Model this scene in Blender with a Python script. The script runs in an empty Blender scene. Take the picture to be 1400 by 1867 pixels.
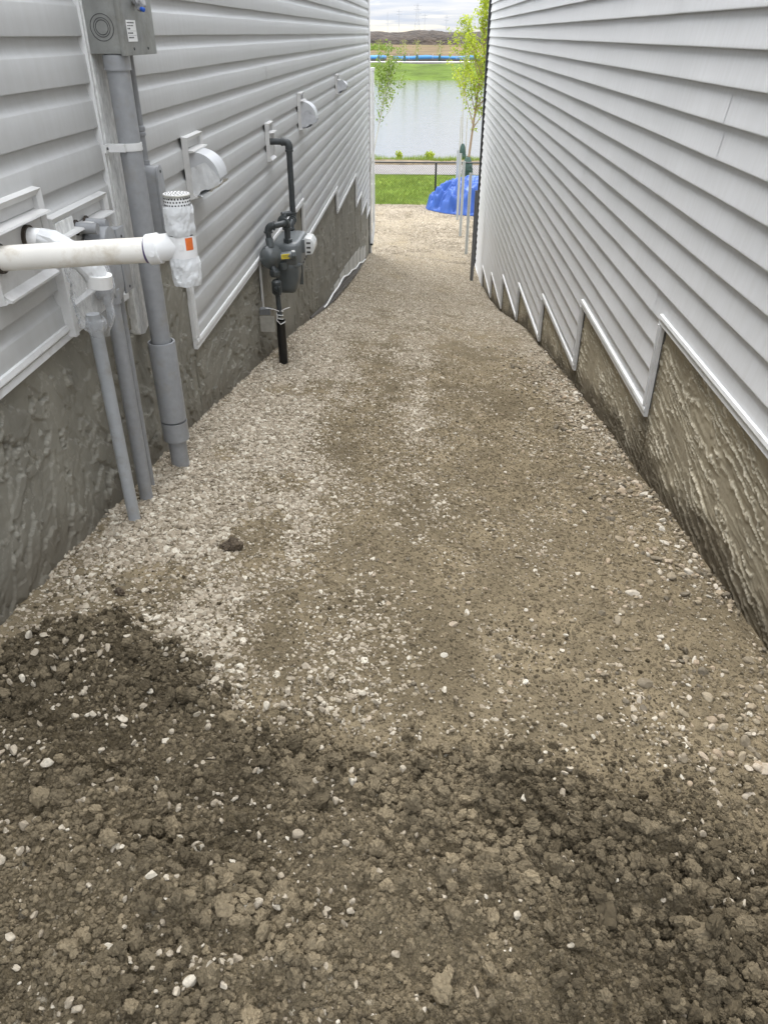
import bpy, bmesh, math, random
import numpy as np
from mathutils import Vector, Matrix
random.seed(7); RNG = np.random.default_rng(11)
R = math.radians
scn = bpy.context.scene
COL = scn.collection

# ------------------------------------------------------------------ camera, sky, sun, exposure
cam_d = bpy.data.cameras.new("camera"); cam = bpy.data.objects.new("camera", cam_d); COL.objects.link(cam)
cam_d.sensor_fit = 'HORIZONTAL'; cam_d.sensor_width = 36.0; cam_d.lens = 36.0
cam_d.clip_start = 0.05; cam_d.clip_end = 6000
cam.location = (0, 0, 0); cam.rotation_euler = (R(90 - 31.96), 0, R(2.706))
scn.camera = cam

SUN_EL, SUN_AZ = 58.0, -14.0          # high, hazy, over the pond ahead
world = bpy.data.worlds.new("World"); scn.world = world; world.use_nodes = True
wn, wl = world.node_tree.nodes, world.node_tree.links
for n in list(wn): wn.remove(n)
def W(t, **k):
    n = wn.new(t)
    for a, b in k.items(): setattr(n, a, b)
    return n
w_out = W('ShaderNodeOutputWorld'); w_bg = W('ShaderNodeBackground'); w_bg.inputs[1].default_value = 0.11
sky = W('ShaderNodeTexSky', sky_type='NISHITA'); sky.sun_disc = False
sky.sun_elevation = R(SUN_EL); sky.sun_rotation = R(SUN_AZ); sky.altitude = 1000; sky.dust_density = 2.0
tc = W('ShaderNodeTexCoord'); sep = W('ShaderNodeSeparateXYZ'); wl.new(tc.outputs['Generated'], sep.inputs[0])
zb = W('ShaderNodeMath', operation='ADD'); zb.inputs[1].default_value = 0.06; wl.new(sep.outputs[2], zb.inputs[0])
zm = W('ShaderNodeMath', operation='MAXIMUM'); zm.inputs[1].default_value = 0.03; wl.new(zb.outputs[0], zm.inputs[0])
dx = W('ShaderNodeMath', operation='DIVIDE'); wl.new(sep.outputs[0], dx.inputs[0]); wl.new(zm.outputs[0], dx.inputs[1])
dy = W('ShaderNodeMath', operation='DIVIDE'); wl.new(sep.outputs[1], dy.inputs[0]); wl.new(zm.outputs[0], dy.inputs[1])
cmb = W('ShaderNodeCombineXYZ'); wl.new(dx.outputs[0], cmb.inputs[0]); wl.new(dy.outputs[0], cmb.inputs[1])
nz = W('ShaderNodeTexNoise'); nz.inputs['Scale'].default_value = 0.55; nz.inputs['Detail'].default_value = 6; nz.inputs['Roughness'].default_value = 0.58
wl.new(cmb.outputs[0], nz.inputs['Vector'])
nz2 = W('ShaderNodeTexNoise'); nz2.inputs['Scale'].default_value = 1.3; nz2.inputs['Detail'].default_value = 7
wl.new(cmb.outputs[0], nz2.inputs['Vector'])
cr = W('ShaderNodeValToRGB'); cr.color_ramp.elements[0].position = 0.30; cr.color_ramp.elements[1].position = 0.50
wl.new(nz.outputs[0], cr.inputs[0])
cc = W('ShaderNodeValToRGB')          # cloud body: light grey underside to white
cc.color_ramp.elements[0].position = 0.36; cc.color_ramp.elements[0].color = (7.3, 7.9, 9.0, 1)
cc.color_ramp.elements[1].position = 0.60; cc.color_ramp.elements[1].color = (9.3, 9.4, 9.6, 1)
wl.new(nz2.outputs[0], cc.inputs[0])
# an overcast sky is brighter overhead than at the horizon
ov = W('ShaderNodeMapRange'); ov.inputs[1].default_value = 0.0; ov.inputs[2].default_value = 1.0; ov.inputs[3].default_value = 0.38; ov.inputs[4].default_value = 2.65
wl.new(sep.outputs[2], ov.inputs[0])
cb = W('ShaderNodeVectorMath', operation='SCALE'); wl.new(cc.outputs[0], cb.inputs[0]); wl.new(ov.outputs[0], cb.inputs['Scale'])
mixs = W('ShaderNodeMix', data_type='RGBA'); wl.new(cr.outputs[0], mixs.inputs[0]); wl.new(sky.outputs[0], mixs.inputs[6]); wl.new(cb.outputs[0], mixs.inputs[7])
wl.new(mixs.outputs[2], w_bg.inputs[0]); wl.new(w_bg.outputs[0], w_out.inputs[0])

sun_d = bpy.data.lights.new("sun", 'SUN'); sun_d.energy = 1.5; sun_d.angle = R(28); sun_d.color = (1.0, 0.965, 0.91)
sun = bpy.data.objects.new("sun", sun_d); COL.objects.link(sun)
_el, _az = R(SUN_EL), R(SUN_AZ)
_to = Vector((math.sin(_az) * math.cos(_el), math.cos(_az) * math.cos(_el), math.sin(_el)))
sun.rotation_euler = _to.to_track_quat('Z', 'Y').to_euler()

scn.view_settings.view_transform = 'Standard'; scn.view_settings.look = 'None'
scn.view_settings.exposure = 1.13; scn.view_settings.gamma = 1.0
scn.view_settings.use_curve_mapping = False

# ------------------------------------------------------------------ numpy noise
def _hash(ix, iy, s):
    h = (ix.astype(np.int64) * 374761393 + iy.astype(np.int64) * 668265263 + s * 1274126177) & 0xffffffff
    h = ((h ^ (h >> 13)) * 1274126177) & 0xffffffff
    h = h ^ (h >> 16)
    return (h & 0xffffff) / float(0xffffff)
def vnoise(x, y, s=0):
    x = np.asarray(x, float); y = np.asarray(y, float)
    ix, iy = np.floor(x), np.floor(y); fx, fy = x - ix, y - iy
    fx = fx * fx * fx * (fx * (fx * 6 - 15) + 10); fy = fy * fy * fy * (fy * (fy * 6 - 15) + 10)
    a, b = _hash(ix, iy, s), _hash(ix + 1, iy, s); c, d = _hash(ix, iy + 1, s), _hash(ix + 1, iy + 1, s)
    return a + (b - a) * fx + (c - a) * fy + (a - b - c + d) * fx * fy
def fbm(x, y, o=4, s=0, g=0.5):
    v, amp, t = 0.0, 1.0, 0.0
    for i in range(o):
        v = v + amp * vnoise(x, y, s + i * 17); t += amp; amp *= g
        x = x * 2.03 + 13.7; y = y * 2.03 + 7.1
    return v / t
def sstep(a, b, x):
    t = np.clip((x - a) / (b - a), 0, 1); return t * t * (3 - 2 * t)
def bump2(x, y, cx, cy, rx, ry):
    return np.exp(-(((x - cx) / rx) ** 2 + ((y - cy) / ry) ** 2))

# ------------------------------------------------------------------ object helpers
ORG = {}
def tag(o, label=None, cat=None, group=None, kind=None):
    if label: o['label'] = label
    if cat: o['category'] = cat
    if group: o['group'] = group
    if kind: o['kind'] = kind
    return o
def thing(name, loc, label, cat, group=None):
    o = bpy.data.objects.new(name, None); COL.objects.link(o); o.location = loc
    o.empty_display_size = 0.1; ORG[o.name] = Vector(loc)
    return tag(o, label, cat, group)
def link(name, me, mat, parent=None):
    o = bpy.data.objects.new(name, me); COL.objects.link(o)
    if mat and not me.materials: me.materials.append(mat)
    if parent: o.parent = parent; ORG[o.name] = ORG.get(parent.name, Vector())
    return o
def np_mesh(name, V, F, smooth=True):
    """V (n,3), F (m,k) arrays with constant k"""
    me = bpy.data.meshes.new(name); V = np.asarray(V, np.float32); F = np.asarray(F, np.int32)
    me.vertices.add(len(V)); me.vertices.foreach_set('co', V.ravel())
    k = F.shape[1]; me.loops.add(F.size); me.loops.foreach_set('vertex_index', F.ravel())
    me.polygons.add(len(F)); me.polygons.foreach_set('loop_start', np.arange(0, F.size, k, dtype=np.int32))
    me.polygons.foreach_set('use_smooth', np.full(len(F), smooth))
    me.update(calc_edges=True); me.validate(); return me
def grid_faces(nr, nc):
    i = np.arange(nr * nc).reshape(nr, nc)
    return np.stack([i[:-1, :-1], i[:-1, 1:], i[1:, 1:], i[1:, :-1]], -1).reshape(-1, 4)
def attr(me, name, vals):
    a = me.attributes.new(name, 'FLOAT', 'POINT'); a.data.foreach_set('value', np.asarray(vals, np.float32).ravel())

class MB:
    def __init__(s): s.v = []; s.f = []
    def add(s, vs, fs):
        b = len(s.v); s.v += [tuple(p) for p in vs]; s.f += [tuple(i + b for i in f) for f in fs]; return s
    def box(s, x0, x1, y0, y1, z0, z1):
        return s.add([(x0, y0, z0), (x1, y0, z0), (x1, y1, z0), (x0, y1, z0), (x0, y0, z1), (x1, y0, z1), (x1, y1, z1), (x0, y1, z1)],
                     [(0, 3, 2, 1), (4, 5, 6, 7), (0, 1, 5, 4), (1, 2, 6, 5), (2, 3, 7, 6), (3, 0, 4, 7)])
    def obox(s, c, ex, ey, ez):
        c, ex, ey, ez = map(Vector, (c, ex, ey, ez)); vs = []
        for k in (-1, 1):
            for (i, j) in ((-1, -1), (1, -1), (1, 1), (-1, 1)): vs.append(c + ex * i / 2 + ey * j / 2 + ez * k / 2)
        return s.add(vs, [(0, 3, 2, 1), (4, 5, 6, 7), (0, 1, 5, 4), (1, 2, 6, 5), (2, 3, 7, 6), (3, 0, 4, 7)])
    def prism(s, poly, axis, a, b):
        """poly: 2-D points; axis 0: (y,z) extruded in x, 1: (x,z) in y, 2: (x,y) in z"""
        def P(p, t):
            return (t, p[0], p[1]) if axis == 0 else (p[0], t, p[1]) if axis == 1 else (p[0], p[1], t)
        n = len(poly); vs = [P(p, a) for p in poly] + [P(p, b) for p in poly]
        fs = [tuple(range(n))[::-1], tuple(range(n, 2 * n))] + [(i, (i + 1) % n, n + (i + 1) % n, n + i) for i in range(n)]
        return s.add(vs, fs)
    def tube(s, pts, r, n=16, cap=True):
        pts = [Vector(p) for p in pts]; m = len(pts); rs = r if isinstance(r, (list, tuple)) else [r] * m
        t0 = (pts[1] - pts[0]).normalized(); u = t0.orthogonal().normalized(); vs = []
        for i, p in enumerate(pts):
            t = (pts[min(i + 1, m - 1)] - pts[max(i - 1, 0)]).normalized()
            u = (u - t * u.dot(t)).normalized(); w = t.cross(u)
            for k in range(n):
                a = 2 * math.pi * k / n; vs.append(p + (u * math.cos(a) + w * math.sin(a)) * rs[i])
        fs = [(i * n + k, i * n + (k + 1) % n, (i + 1) * n + (k + 1) % n, (i + 1) * n + k) for i in range(m - 1) for k in range(n)]
        if cap: fs += [tuple(range(n))[::-1], tuple(range((m - 1) * n, m * n))]
        return s.add(vs, fs)
    def lathe(s, prof, o, ax=(0, 0, 1), n=24, cap=True):
        o = Vector(o); ax = Vector(ax).normalized(); u = ax.orthogonal().normalized(); w = ax.cross(u); vs = []
        for (r, h) in prof:
            for k in range(n):
                a = 2 * math.pi * k / n; vs.append(o + ax * h + (u * math.cos(a) + w * math.sin(a)) * r)
        m = len(prof)
        fs = [(i * n + k, i * n + (k + 1) % n, (i + 1) * n + (k + 1) % n, (i + 1) * n + k) for i in range(m - 1) for k in range(n)]
        if cap: fs += [tuple(range(n))[::-1], tuple(range((m - 1) * n, m * n))]
        return s.add(vs, fs)
    def build(s, name, mat, parent=None, smooth=True, angle=35, bevel=0, jitter=None):
        o = ORG.get(parent.name, Vector()) if parent else Vector()
        me = bpy.data.meshes.new(name); me.from_pydata([tuple(Vector(p) - o) for p in s.v], [], s.f); me.validate()
        bm = bmesh.new(); bm.from_mesh(me); bmesh.ops.recalc_face_normals(bm, faces=bm.faces)
        if bevel:
            es = [e for e in bm.edges if len(e.link_faces) == 2 and e.calc_face_angle(0) > 0.6]
            bmesh.ops.bevel(bm, geom=es, offset=bevel, segments=2, affect='EDGES', profile=0.6, clamp_overlap=True)
        bm.to_mesh(me); bm.free()
        if smooth:
            for p in me.polygons: p.use_smooth = True
            me.set_sharp_from_angle(angle=R(angle))
        return link(name, me, mat, parent)
def arc(c, a0, a1, r, e1, e2, n=8):
    c, e1, e2 = Vector(c), Vector(e1), Vector(e2)
    return [c + e1 * (r * math.cos(a0 + (a1 - a0) * i / n)) + e2 * (r * math.sin(a0 + (a1 - a0) * i / n)) for i in range(n + 1)]

# ------------------------------------------------------------------ materials
MATS = {}
def nodes_of(name):
    m = bpy.data.materials.new(name); m.use_nodes = True; nt = m.node_tree
    return m, nt.nodes, nt.links, nt.nodes['Principled BSDF']
def N(ns, t, ins=None, **k):
    n = ns.new(t)
    for a, b in k.items(): setattr(n, a, b)
    for a, b in (ins or {}).items(): n.inputs[a].default_value = b
    return n
def ramp(ns, stops):
    n = ns.new('ShaderNodeValToRGB'); cr_ = n.color_ramp
    while len(cr_.elements) < len(stops): cr_.elements.new(0.5)
    for e, (p, c) in zip(cr_.elements, stops): e.position = p; e.color = (*c, 1)
    return n
def mul(c, k): return tuple(min(1, v * k) for v in c)
def simple(name, col, rough=0.5, metal=0.0, scale=30.0, var=0.12, bump=0.15, bscale=120.0, stretch=(1, 1, 1), dirt=0.0, dirtcol=(0.16, 0.14, 0.10), dscale=6.0, dist=0.002, spec=0.5):
    m, ns, ln, b = nodes_of(name)
    tc_ = N(ns, 'ShaderNodeTexCoord'); mp = N(ns, 'ShaderNodeMapping', {'Scale': stretch}); ln.new(tc_.outputs['Object'], mp.inputs[0])
    n1 = N(ns, 'ShaderNodeTexNoise', {'Scale': scale, 'Detail': 5}); ln.new(mp.outputs[0], n1.inputs['Vector'])
    r1 = ramp(ns, [(0.3, mul(col, 1 - var)), (0.7, mul(col, 1 + var))]); ln.new(n1.outputs[0], r1.inputs[0]); c = r1.outputs[0]
    if dirt > 0:
        n2 = N(ns, 'ShaderNodeTexNoise', {'Scale': dscale, 'Detail': 8, 'Roughness': 0.65}); ln.new(tc_.outputs['Object'], n2.inputs['Vector'])
        r2 = ramp(ns, [(0.52, (0, 0, 0)), (0.72, (dirt,) * 3)]); ln.new(n2.outputs[0], r2.inputs[0])
        mx = N(ns, 'ShaderNodeMix', data_type='RGBA'); mx.inputs[7].default_value = (*dirtcol, 1)
        ln.new(r2.outputs[0], mx.inputs[0]); ln.new(c, mx.inputs[6]); c = mx.outputs[2]
    ln.new(c, b.inputs['Base Color'])
    b.inputs['Roughness'].default_value = rough; b.inputs['Metallic'].default_value = metal; b.inputs['Specular IOR Level'].default_value = spec
    if bump > 0:
        n3 = N(ns, 'ShaderNodeTexNoise', {'Scale': bscale, 'Detail': 4}); ln.new(mp.outputs[0], n3.inputs['Vector'])
        bp = N(ns, 'ShaderNodeBump', {'Strength': bump, 'Distance': dist}); ln.new(n3.outputs[0], bp.inputs['Height']); ln.new(bp.outputs[0], b.inputs['Normal'])
    MATS[name] = m; return m

def vinyl(name, col):
    m, ns, ln, b = nodes_of(name)
    tc_ = N(ns, 'ShaderNodeTexCoord')
    mp = N(ns, 'ShaderNodeMapping', {'Scale': (1, 0.06, 1)}); ln.new(tc_.outputs['Object'], mp.inputs[0])
    g = N(ns, 'ShaderNodeTexNoise', {'Scale': 260, 'Detail': 4, 'Roughness': 0.6}); ln.new(mp.outputs[0], g.inputs['Vector'])       # embossed wood grain along the board
    big = N(ns, 'ShaderNodeTexNoise', {'Scale': 1.4, 'Detail': 6, 'Roughness': 0.6}); ln.new(tc_.outputs['Object'], big.inputs['Vector'])
    mp2 = N(ns, 'ShaderNodeMapping', {'Scale': (1, 9, 0.9)}); ln.new(tc_.outputs['Object'], mp2.inputs[0])
    st = N(ns, 'ShaderNodeTexNoise', {'Scale': 3.0, 'Detail': 6, 'Roughness': 0.7}); ln.new(mp2.outputs[0], st.inputs['Vector'])       # faint rain streaks
    r1 = ramp(ns, [(0.3, mul(col, 0.94)), (0.7, mul(col, 1.04))]); ln.new(big.outputs[0], r1.inputs[0])
    r2 = ramp(ns, [(0.40, (0.86, 0.85, 0.82)), (0.60, (1, 1, 1))]); ln.new(st.outputs[0], r2.inputs[0])
    mx = N(ns, 'ShaderNodeMix', data_type='RGBA', blend_type='MULTIPLY'); mx.inputs[0].default_value = 0.30
    ln.new(r1.outputs[0], mx.inputs[6]); ln.new(r2.outputs[0], mx.inputs[7]); ln.new(mx.outputs[2], b.inputs['Base Color'])
    sc = N(ns, 'ShaderNodeTexNoise', {'Scale': 19, 'Detail': 9, 'Roughness': 0.75}); ln.new(mp2.outputs[0], sc.inputs['Vector'])
    rsc = ramp(ns, [(0.655, (0, 0, 0)), (0.70, (0.55, 0.55, 0.55))]); ln.new(sc.outputs[0], rsc.inputs[0])
    mx3 = N(ns, 'ShaderNodeMix', data_type='RGBA'); mx3.inputs[7].default_value = (0.34, 0.31, 0.26, 1); ln.new(rsc.outputs[0], mx3.inputs[0]); ln.new(mx.outputs[2], mx3.inputs[6]); ln.new(mx3.outputs[2], b.inputs['Base Color'])
    rr = N(ns, 'ShaderNodeMapRange', {1: 0.3, 2: 0.7, 3: 0.38, 4: 0.60}); ln.new(big.outputs[0], rr.inputs[0]); ln.new(rr.outputs[0], b.inputs['Roughness'])
    b.inputs['Specular IOR Level'].default_value = 0.4
    bp = N(ns, 'ShaderNodeBump', {'Strength': 0.22, 'Distance': 0.0008}); ln.new(g.outputs[0], bp.inputs['Height'])
    bp2 = N(ns, 'ShaderNodeBump', {'Strength': 0.5, 'Distance': 0.004}); ln.new(big.outputs[0], bp2.inputs['Height']); ln.new(bp.outputs[0], bp2.inputs['Normal'])
    ln.new(bp2.outputs[0], b.inputs['Normal']); MATS[name] = m; return m

def parge(name, col, crest, damp_shade):
    """troweled parging; attributes: relief (0..1 height of the skin), damp (0..1)"""
    m, ns, ln, b = nodes_of(name)
    tc_ = N(ns, 'ShaderNodeTexCoord'); at = N(ns, 'ShaderNodeAttribute', attribute_name='relief'); ad = N(ns, 'ShaderNodeAttribute', attribute_name='damp')
    n1 = N(ns, 'ShaderNodeTexNoise', {'Scale': 2.2, 'Detail': 8, 'Roughness': 0.65}); ln.new(tc_.outputs['Object'], n1.inputs['Vector'])
    r1 = ramp(ns, [(0.3, mul(col, 0.78)), (0.52, col), (0.72, mul(col, 1.22))]); ln.new(n1.outputs[0], r1.inputs[0])
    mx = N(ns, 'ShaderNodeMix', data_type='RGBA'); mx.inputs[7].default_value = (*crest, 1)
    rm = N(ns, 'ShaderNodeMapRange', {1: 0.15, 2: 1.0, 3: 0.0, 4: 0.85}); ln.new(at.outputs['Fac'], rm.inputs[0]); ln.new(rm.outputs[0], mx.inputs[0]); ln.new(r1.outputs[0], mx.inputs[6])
    md = N(ns, 'ShaderNodeMix', data_type='RGBA'); md.inputs[7].default_value = (*damp_shade, 1); ln.new(ad.outputs['Fac'], md.inputs[0]); ln.new(mx.outputs[2], md.inputs[6])
    ln.new(md.outputs[2], b.inputs['Base Color'])
    b.inputs['Roughness'].default_value = 0.82; b.inputs['Specular IOR Level'].default_value = 0.3
    n3 = N(ns, 'ShaderNodeTexNoise', {'Scale': 260, 'Detail': 5}); ln.new(tc_.outputs['Object'], n3.inputs['Vector'])
    n4 = N(ns, 'ShaderNodeTexNoise', {'Scale': 60, 'Detail': 6, 'Roughness': 0.65}); ln.new(tc_.outputs['Object'], n4.inputs['Vector'])
    bp = N(ns, 'ShaderNodeBump', {'Strength': 0.35, 'Distance': 0.0015}); ln.new(n3.outputs[0], bp.inputs['Height'])
    bp2 = N(ns, 'ShaderNodeBump', {'Strength': 0.3, 'Distance': 0.003}); ln.new(n4.outputs[0], bp2.inputs['Height']); ln.new(bp.outputs[0], bp2.inputs['Normal'])
    ln.new(bp2.outputs[0], b.inputs['Normal']); MATS[name] = m; return m

SOIL = (0.200, 0.163, 0.107); SOIL_D = (0.100, 0.080, 0.050); GRAV = (0.43, 0.38, 0.295)
def ground_mat():
    m, ns, ln, b = nodes_of('ground_soil_and_gravel')
    tc_ = N(ns, 'ShaderNodeTexCoord'); ag = N(ns, 'ShaderNodeAttribute', attribute_name='gravel'); aw = N(ns, 'ShaderNodeAttribute', attribute_name='damp')
    n1 = N(ns, 'ShaderNodeTexNoise', {'Scale': 5.5, 'Detail': 9, 'Roughness': 0.66}); ln.new(tc_.outputs['Object'], n1.inputs['Vector'])
    r1 = ramp(ns, [(0.32, mul(SOIL, 0.72)), (0.5, SOIL), (0.7, mul(SOIL, 1.3))]); ln.new(n1.outputs[0], r1.inputs[0])
    vo = N(ns, 'ShaderNodeTexVoronoi', {'Scale': 62.0, 'Randomness': 1.0}); ln.new(tc_.outputs['Object'], vo.inputs['Vector'])
    hs = N(ns, 'ShaderNodeSeparateColor'); ln.new(vo.outputs['Color'], hs.inputs[0])
    rs = ramp(ns, [(0.0, mul(GRAV, 0.42)), (0.45, mul(GRAV, 0.85)), (1.0, mul(GRAV, 1.3))]); ln.new(hs.outputs[0], rs.inputs[0])
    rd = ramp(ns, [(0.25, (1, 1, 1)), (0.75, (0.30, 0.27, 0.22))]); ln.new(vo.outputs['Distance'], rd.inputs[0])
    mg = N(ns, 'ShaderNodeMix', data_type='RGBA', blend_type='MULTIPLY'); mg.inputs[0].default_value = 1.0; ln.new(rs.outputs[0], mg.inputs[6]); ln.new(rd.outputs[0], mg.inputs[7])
    # a cell is a stone where the local gravel share beats the cell's own number
    cmp_ = N(ns, 'ShaderNodeMath', operation='SUBTRACT'); ln.new(ag.outputs['Fac'], cmp_.inputs[0]); ln.new(hs.outputs[1], cmp_.inputs[1])
    cs = N(ns, 'ShaderNodeMapRange', {1: -0.02, 2: 0.06, 3: 0.0, 4: 1.0}); ln.new(cmp_.outputs[0], cs.inputs[0])
    dk = N(ns, 'ShaderNodeMix', data_type='RGBA'); dk.inputs[7].default_value = (*SOIL_D, 1); ln.new(aw.outputs['Fac'], dk.inputs[0]); ln.new(r1.outputs[0], dk.inputs[6])
    mx = N(ns, 'ShaderNodeMix', data_type='RGBA'); ln.new(cs.outputs[0], mx.inputs[0]); ln.new(dk.outputs[2], mx.inputs[6]); ln.new(mg.outputs[2], mx.inputs[7])
    # dusty fines
    n2 = N(ns, 'ShaderNodeTexNoise', {'Scale': 420, 'Detail': 3}); ln.new(tc_.outputs['Object'], n2.inputs['Vector'])
    rf = ramp(ns, [(0.3, (0.62, 0.61, 0.58)), (0.7, (1.35, 1.33, 1.28))]); ln.new(n2.outputs[0], rf.inputs[0])
    mf = N(ns, 'ShaderNodeMix', data_type='RGBA', blend_type='MULTIPLY'); mf.inputs[0].default_value = 1.0; ln.new(mx.outputs[2], mf.inputs[6]); ln.new(rf.outputs[0], mf.inputs[7])
    ln.new(mf.outputs[2], b.inputs['Base Color']); b.inputs['Roughness'].default_value = 0.92; b.inputs['Specular IOR Level'].default_value = 0.2
    n3 = N(ns, 'ShaderNodeTexNoise', {'Scale': 150, 'Detail': 6, 'Roughness': 0.7}); ln.new(tc_.outputs['Object'], n3.inputs['Vector'])
    bp = N(ns, 'ShaderNodeBump', {'Strength': 0.8, 'Distance': 0.006}); ln.new(n3.outputs[0], bp.inputs['Height'])
    sb = N(ns, 'ShaderNodeMath', operation='MULTIPLY'); inv = N(ns, 'ShaderNodeMath', operation='SUBTRACT'); inv.inputs[0].default_value = 1.0
    ln.new(vo.outputs['Distance'], inv.inputs[1]); ln.new(inv.outputs[0], sb.inputs[0]); ln.new(cs.outputs[0], sb.inputs[1])
    bp2 = N(ns, 'ShaderNodeBump', {'Strength': 0.8, 'Distance': 0.012}); ln.new(sb.outputs[0], bp2.inputs['Height']); ln.new(bp.outputs[0], bp2.inputs['Normal'])
    ln.new(bp2.outputs[0], b.inputs['Normal']); MATS['ground'] = m; return m

def scatter_mat(name, stops, rough, bump, bscale, dist):
    """colour of each stone or clod from its own number (instance attribute 'tone')"""
    m, ns, ln, b = nodes_of(name)
    at = N(ns, 'ShaderNodeAttribute', attribute_name='tone', attribute_type='INSTANCER'); r1 = ramp(ns, stops); ln.new(at.outputs['Fac'], r1.inputs[0])
    tc_ = N(ns, 'ShaderNodeTexCoord'); n1 = N(ns, 'ShaderNodeTexNoise', {'Scale': bscale, 'Detail': 5, 'Roughness': 0.65}); ln.new(tc_.outputs['Object'], n1.inputs['Vector'])
    rv = ramp(ns, [(0.3, (0.72, 0.71, 0.69)), (0.7, (1.15, 1.14, 1.12))]); ln.new(n1.outputs[0], rv.inputs[0])
    mx = N(ns, 'ShaderNodeMix', data_type='RGBA', blend_type='MULTIPLY'); mx.inputs[0].default_value = 1.0; ln.new(r1.outputs[0], mx.inputs[6]); ln.new(rv.outputs[0], mx.inputs[7])
    ln.new(mx.outputs[2], b.inputs['Base Color']); b.inputs['Roughness'].default_value = rough; b.inputs['Specular IOR Level'].default_value = 0.25
    bp = N(ns, 'ShaderNodeBump', {'Strength': bump, 'Distance': dist}); ln.new(n1.outputs[0], bp.inputs['Height']); ln.new(bp.outputs[0], b.inputs['Normal'])
    MATS[name] = m; return m

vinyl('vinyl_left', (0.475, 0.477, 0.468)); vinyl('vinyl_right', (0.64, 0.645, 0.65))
simple('trim_pale', (0.66, 0.66, 0.65), 0.5, scale=9, var=0.06, bump=0.1, dirt=0.35, dscale=9)
simple('trim_white', (0.80, 0.80, 0.79), 0.4, scale=5, var=0.05, bump=0.05)
simple('block_vinyl', (0.56, 0.555, 0.54), 0.42, scale=14, var=0.05, bump=0.06, dirt=0.25, dscale=11)
simple('trim_black', (0.025, 0.026, 0.028), 0.45, bump=0.05)
simple('dark_gap', (0.03, 0.03, 0.028), 0.9, bump=0)  # near-black standing in for shade in recesses
parge('parging_left', (0.235, 0.223, 0.185), (0.34, 0.325, 0.275), (0.14, 0.122, 0.092))  # paler crest colour paints in light on raised trowel edges
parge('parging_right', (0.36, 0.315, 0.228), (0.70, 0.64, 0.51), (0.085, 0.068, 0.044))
simple('wall_backing', (0.12, 0.12, 0.115), 0.9, bump=0)
simple('shingle', (0.07, 0.07, 0.072), 0.9, scale=40, var=0.3)
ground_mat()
simple('pvc_grey', (0.275, 0.282, 0.290), 0.42, scale=40, var=0.07, bump=0.12, bscale=400, dirt=0.35, dscale=14, dirtcol=(0.24, 0.21, 0.15))
simple('pvc_grey_pale', (0.35, 0.365, 0.378), 0.42, scale=40, var=0.06, bump=0.1, bscale=400, dirt=0.5, dscale=17, dirtcol=(0.22, 0.19, 0.13))
simple('galv_steel', (0.285, 0.29, 0.275), 0.5, metal=0.35, scale=22, var=0.16, bump=0.18, bscale=90, dirt=0.55, dscale=10, dirtcol=(0.16, 0.145, 0.11))
simple('galv_post', (0.40, 0.42, 0.41), 0.45, metal=0.3, scale=30, var=0.1, bump=0.05)
simple('dark_post', (0.16, 0.165, 0.17), 0.5, metal=0.3, scale=30, var=0.1, bump=0.05)
simple('board_rough', (0.62, 0.62, 0.60), 0.85, scale=70, var=0.22, bump=0.6, bscale=170, stretch=(1, 1, 0.45), dist=0.004)
simple('pvc_cream', (0.80, 0.775, 0.715), 0.33, scale=8, var=0.05, bump=0.03, dirt=0.55, dscale=15, dirtcol=(0.42, 0.34, 0.22))
simple('pvc_white', (0.80, 0.80, 0.79), 0.28, scale=8, var=0.03, bump=0.02)
simple('tape_white', (0.64, 0.65, 0.65), 0.42, scale=18, var=0.10, bump=0.6, bscale=32, dist=0.006)
simple('tape_grey', (0.50, 0.51, 0.53), 0.40, scale=14, var=0.12, bump=0.6, bscale=30, dist=0.006)
simple('hood_plastic', (0.54, 0.55, 0.56), 0.35, scale=10, var=0.10, bump=0.3, bscale=28, dist=0.004)
simple('purple_primer', (0.10, 0.07, 0.16), 0.5, bump=0)
simple('sealant_dark', (0.05, 0.038, 0.028), 0.7, scale=90, var=0.3, bump=0.5)
simple('mesh_steel', (0.42, 0.41, 0.37), 0.38, metal=0.7, scale=40, var=0.15, bump=0.1)
simple('hole_dark', (0.02, 0.02, 0.018), 0.9, bump=0)  # near-black for discs that stand in for shaded openings
simple('orange_label', (0.72, 0.16, 0.03), 0.5, scale=60, var=0.1, bump=0)
simple('yellow_label', (0.70, 0.56, 0.04), 0.5, scale=60, var=0.1, bump=0)
simple('paper_white', (0.78, 0.78, 0.76), 0.6, scale=30, var=0.04, bump=0)
simple('ink', (0.06, 0.06, 0.06), 0.7, bump=0)
simple('gas_iron', (0.044, 0.050, 0.051), 0.42, scale=40, var=0.15, bump=0.2, bscale=150)
simple('meter_grey', (0.085, 0.096, 0.098), 0.32, scale=30, var=0.06, bump=0.12, bscale=140, dirt=0.2, dscale=12)
simple('meter_light', (0.13, 0.142, 0.145), 0.35, scale=30, var=0.05, bump=0.1)
simple('index_white', (0.66, 0.67, 0.66), 0.25, scale=30, var=0.05, bump=0.02)
simple('sleeve_black', (0.012, 0.012, 0.012), 0.28, bump=0.05)
simple('wire_white', (0.72, 0.72, 0.70), 0.4, bump=0)
simple('blue_cap', (0.02, 0.09, 0.42), 0.3, bump=0)
simple('plastic_wad', (0.32, 0.32, 0.32), 0.3, scale=60, var=0.6, bump=0.4)
simple('tarp_blue', (0.020, 0.078, 0.32), 0.5, scale=5, var=0.12, bump=0.2, bscale=26, dist=0.02)
simple('fence_black', (0.018, 0.018, 0.019), 0.4, bump=0)
simple('asphalt', (0.19, 0.175, 0.165), 0.9, scale=3, var=0.12, bump=0.3, bscale=60)
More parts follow.
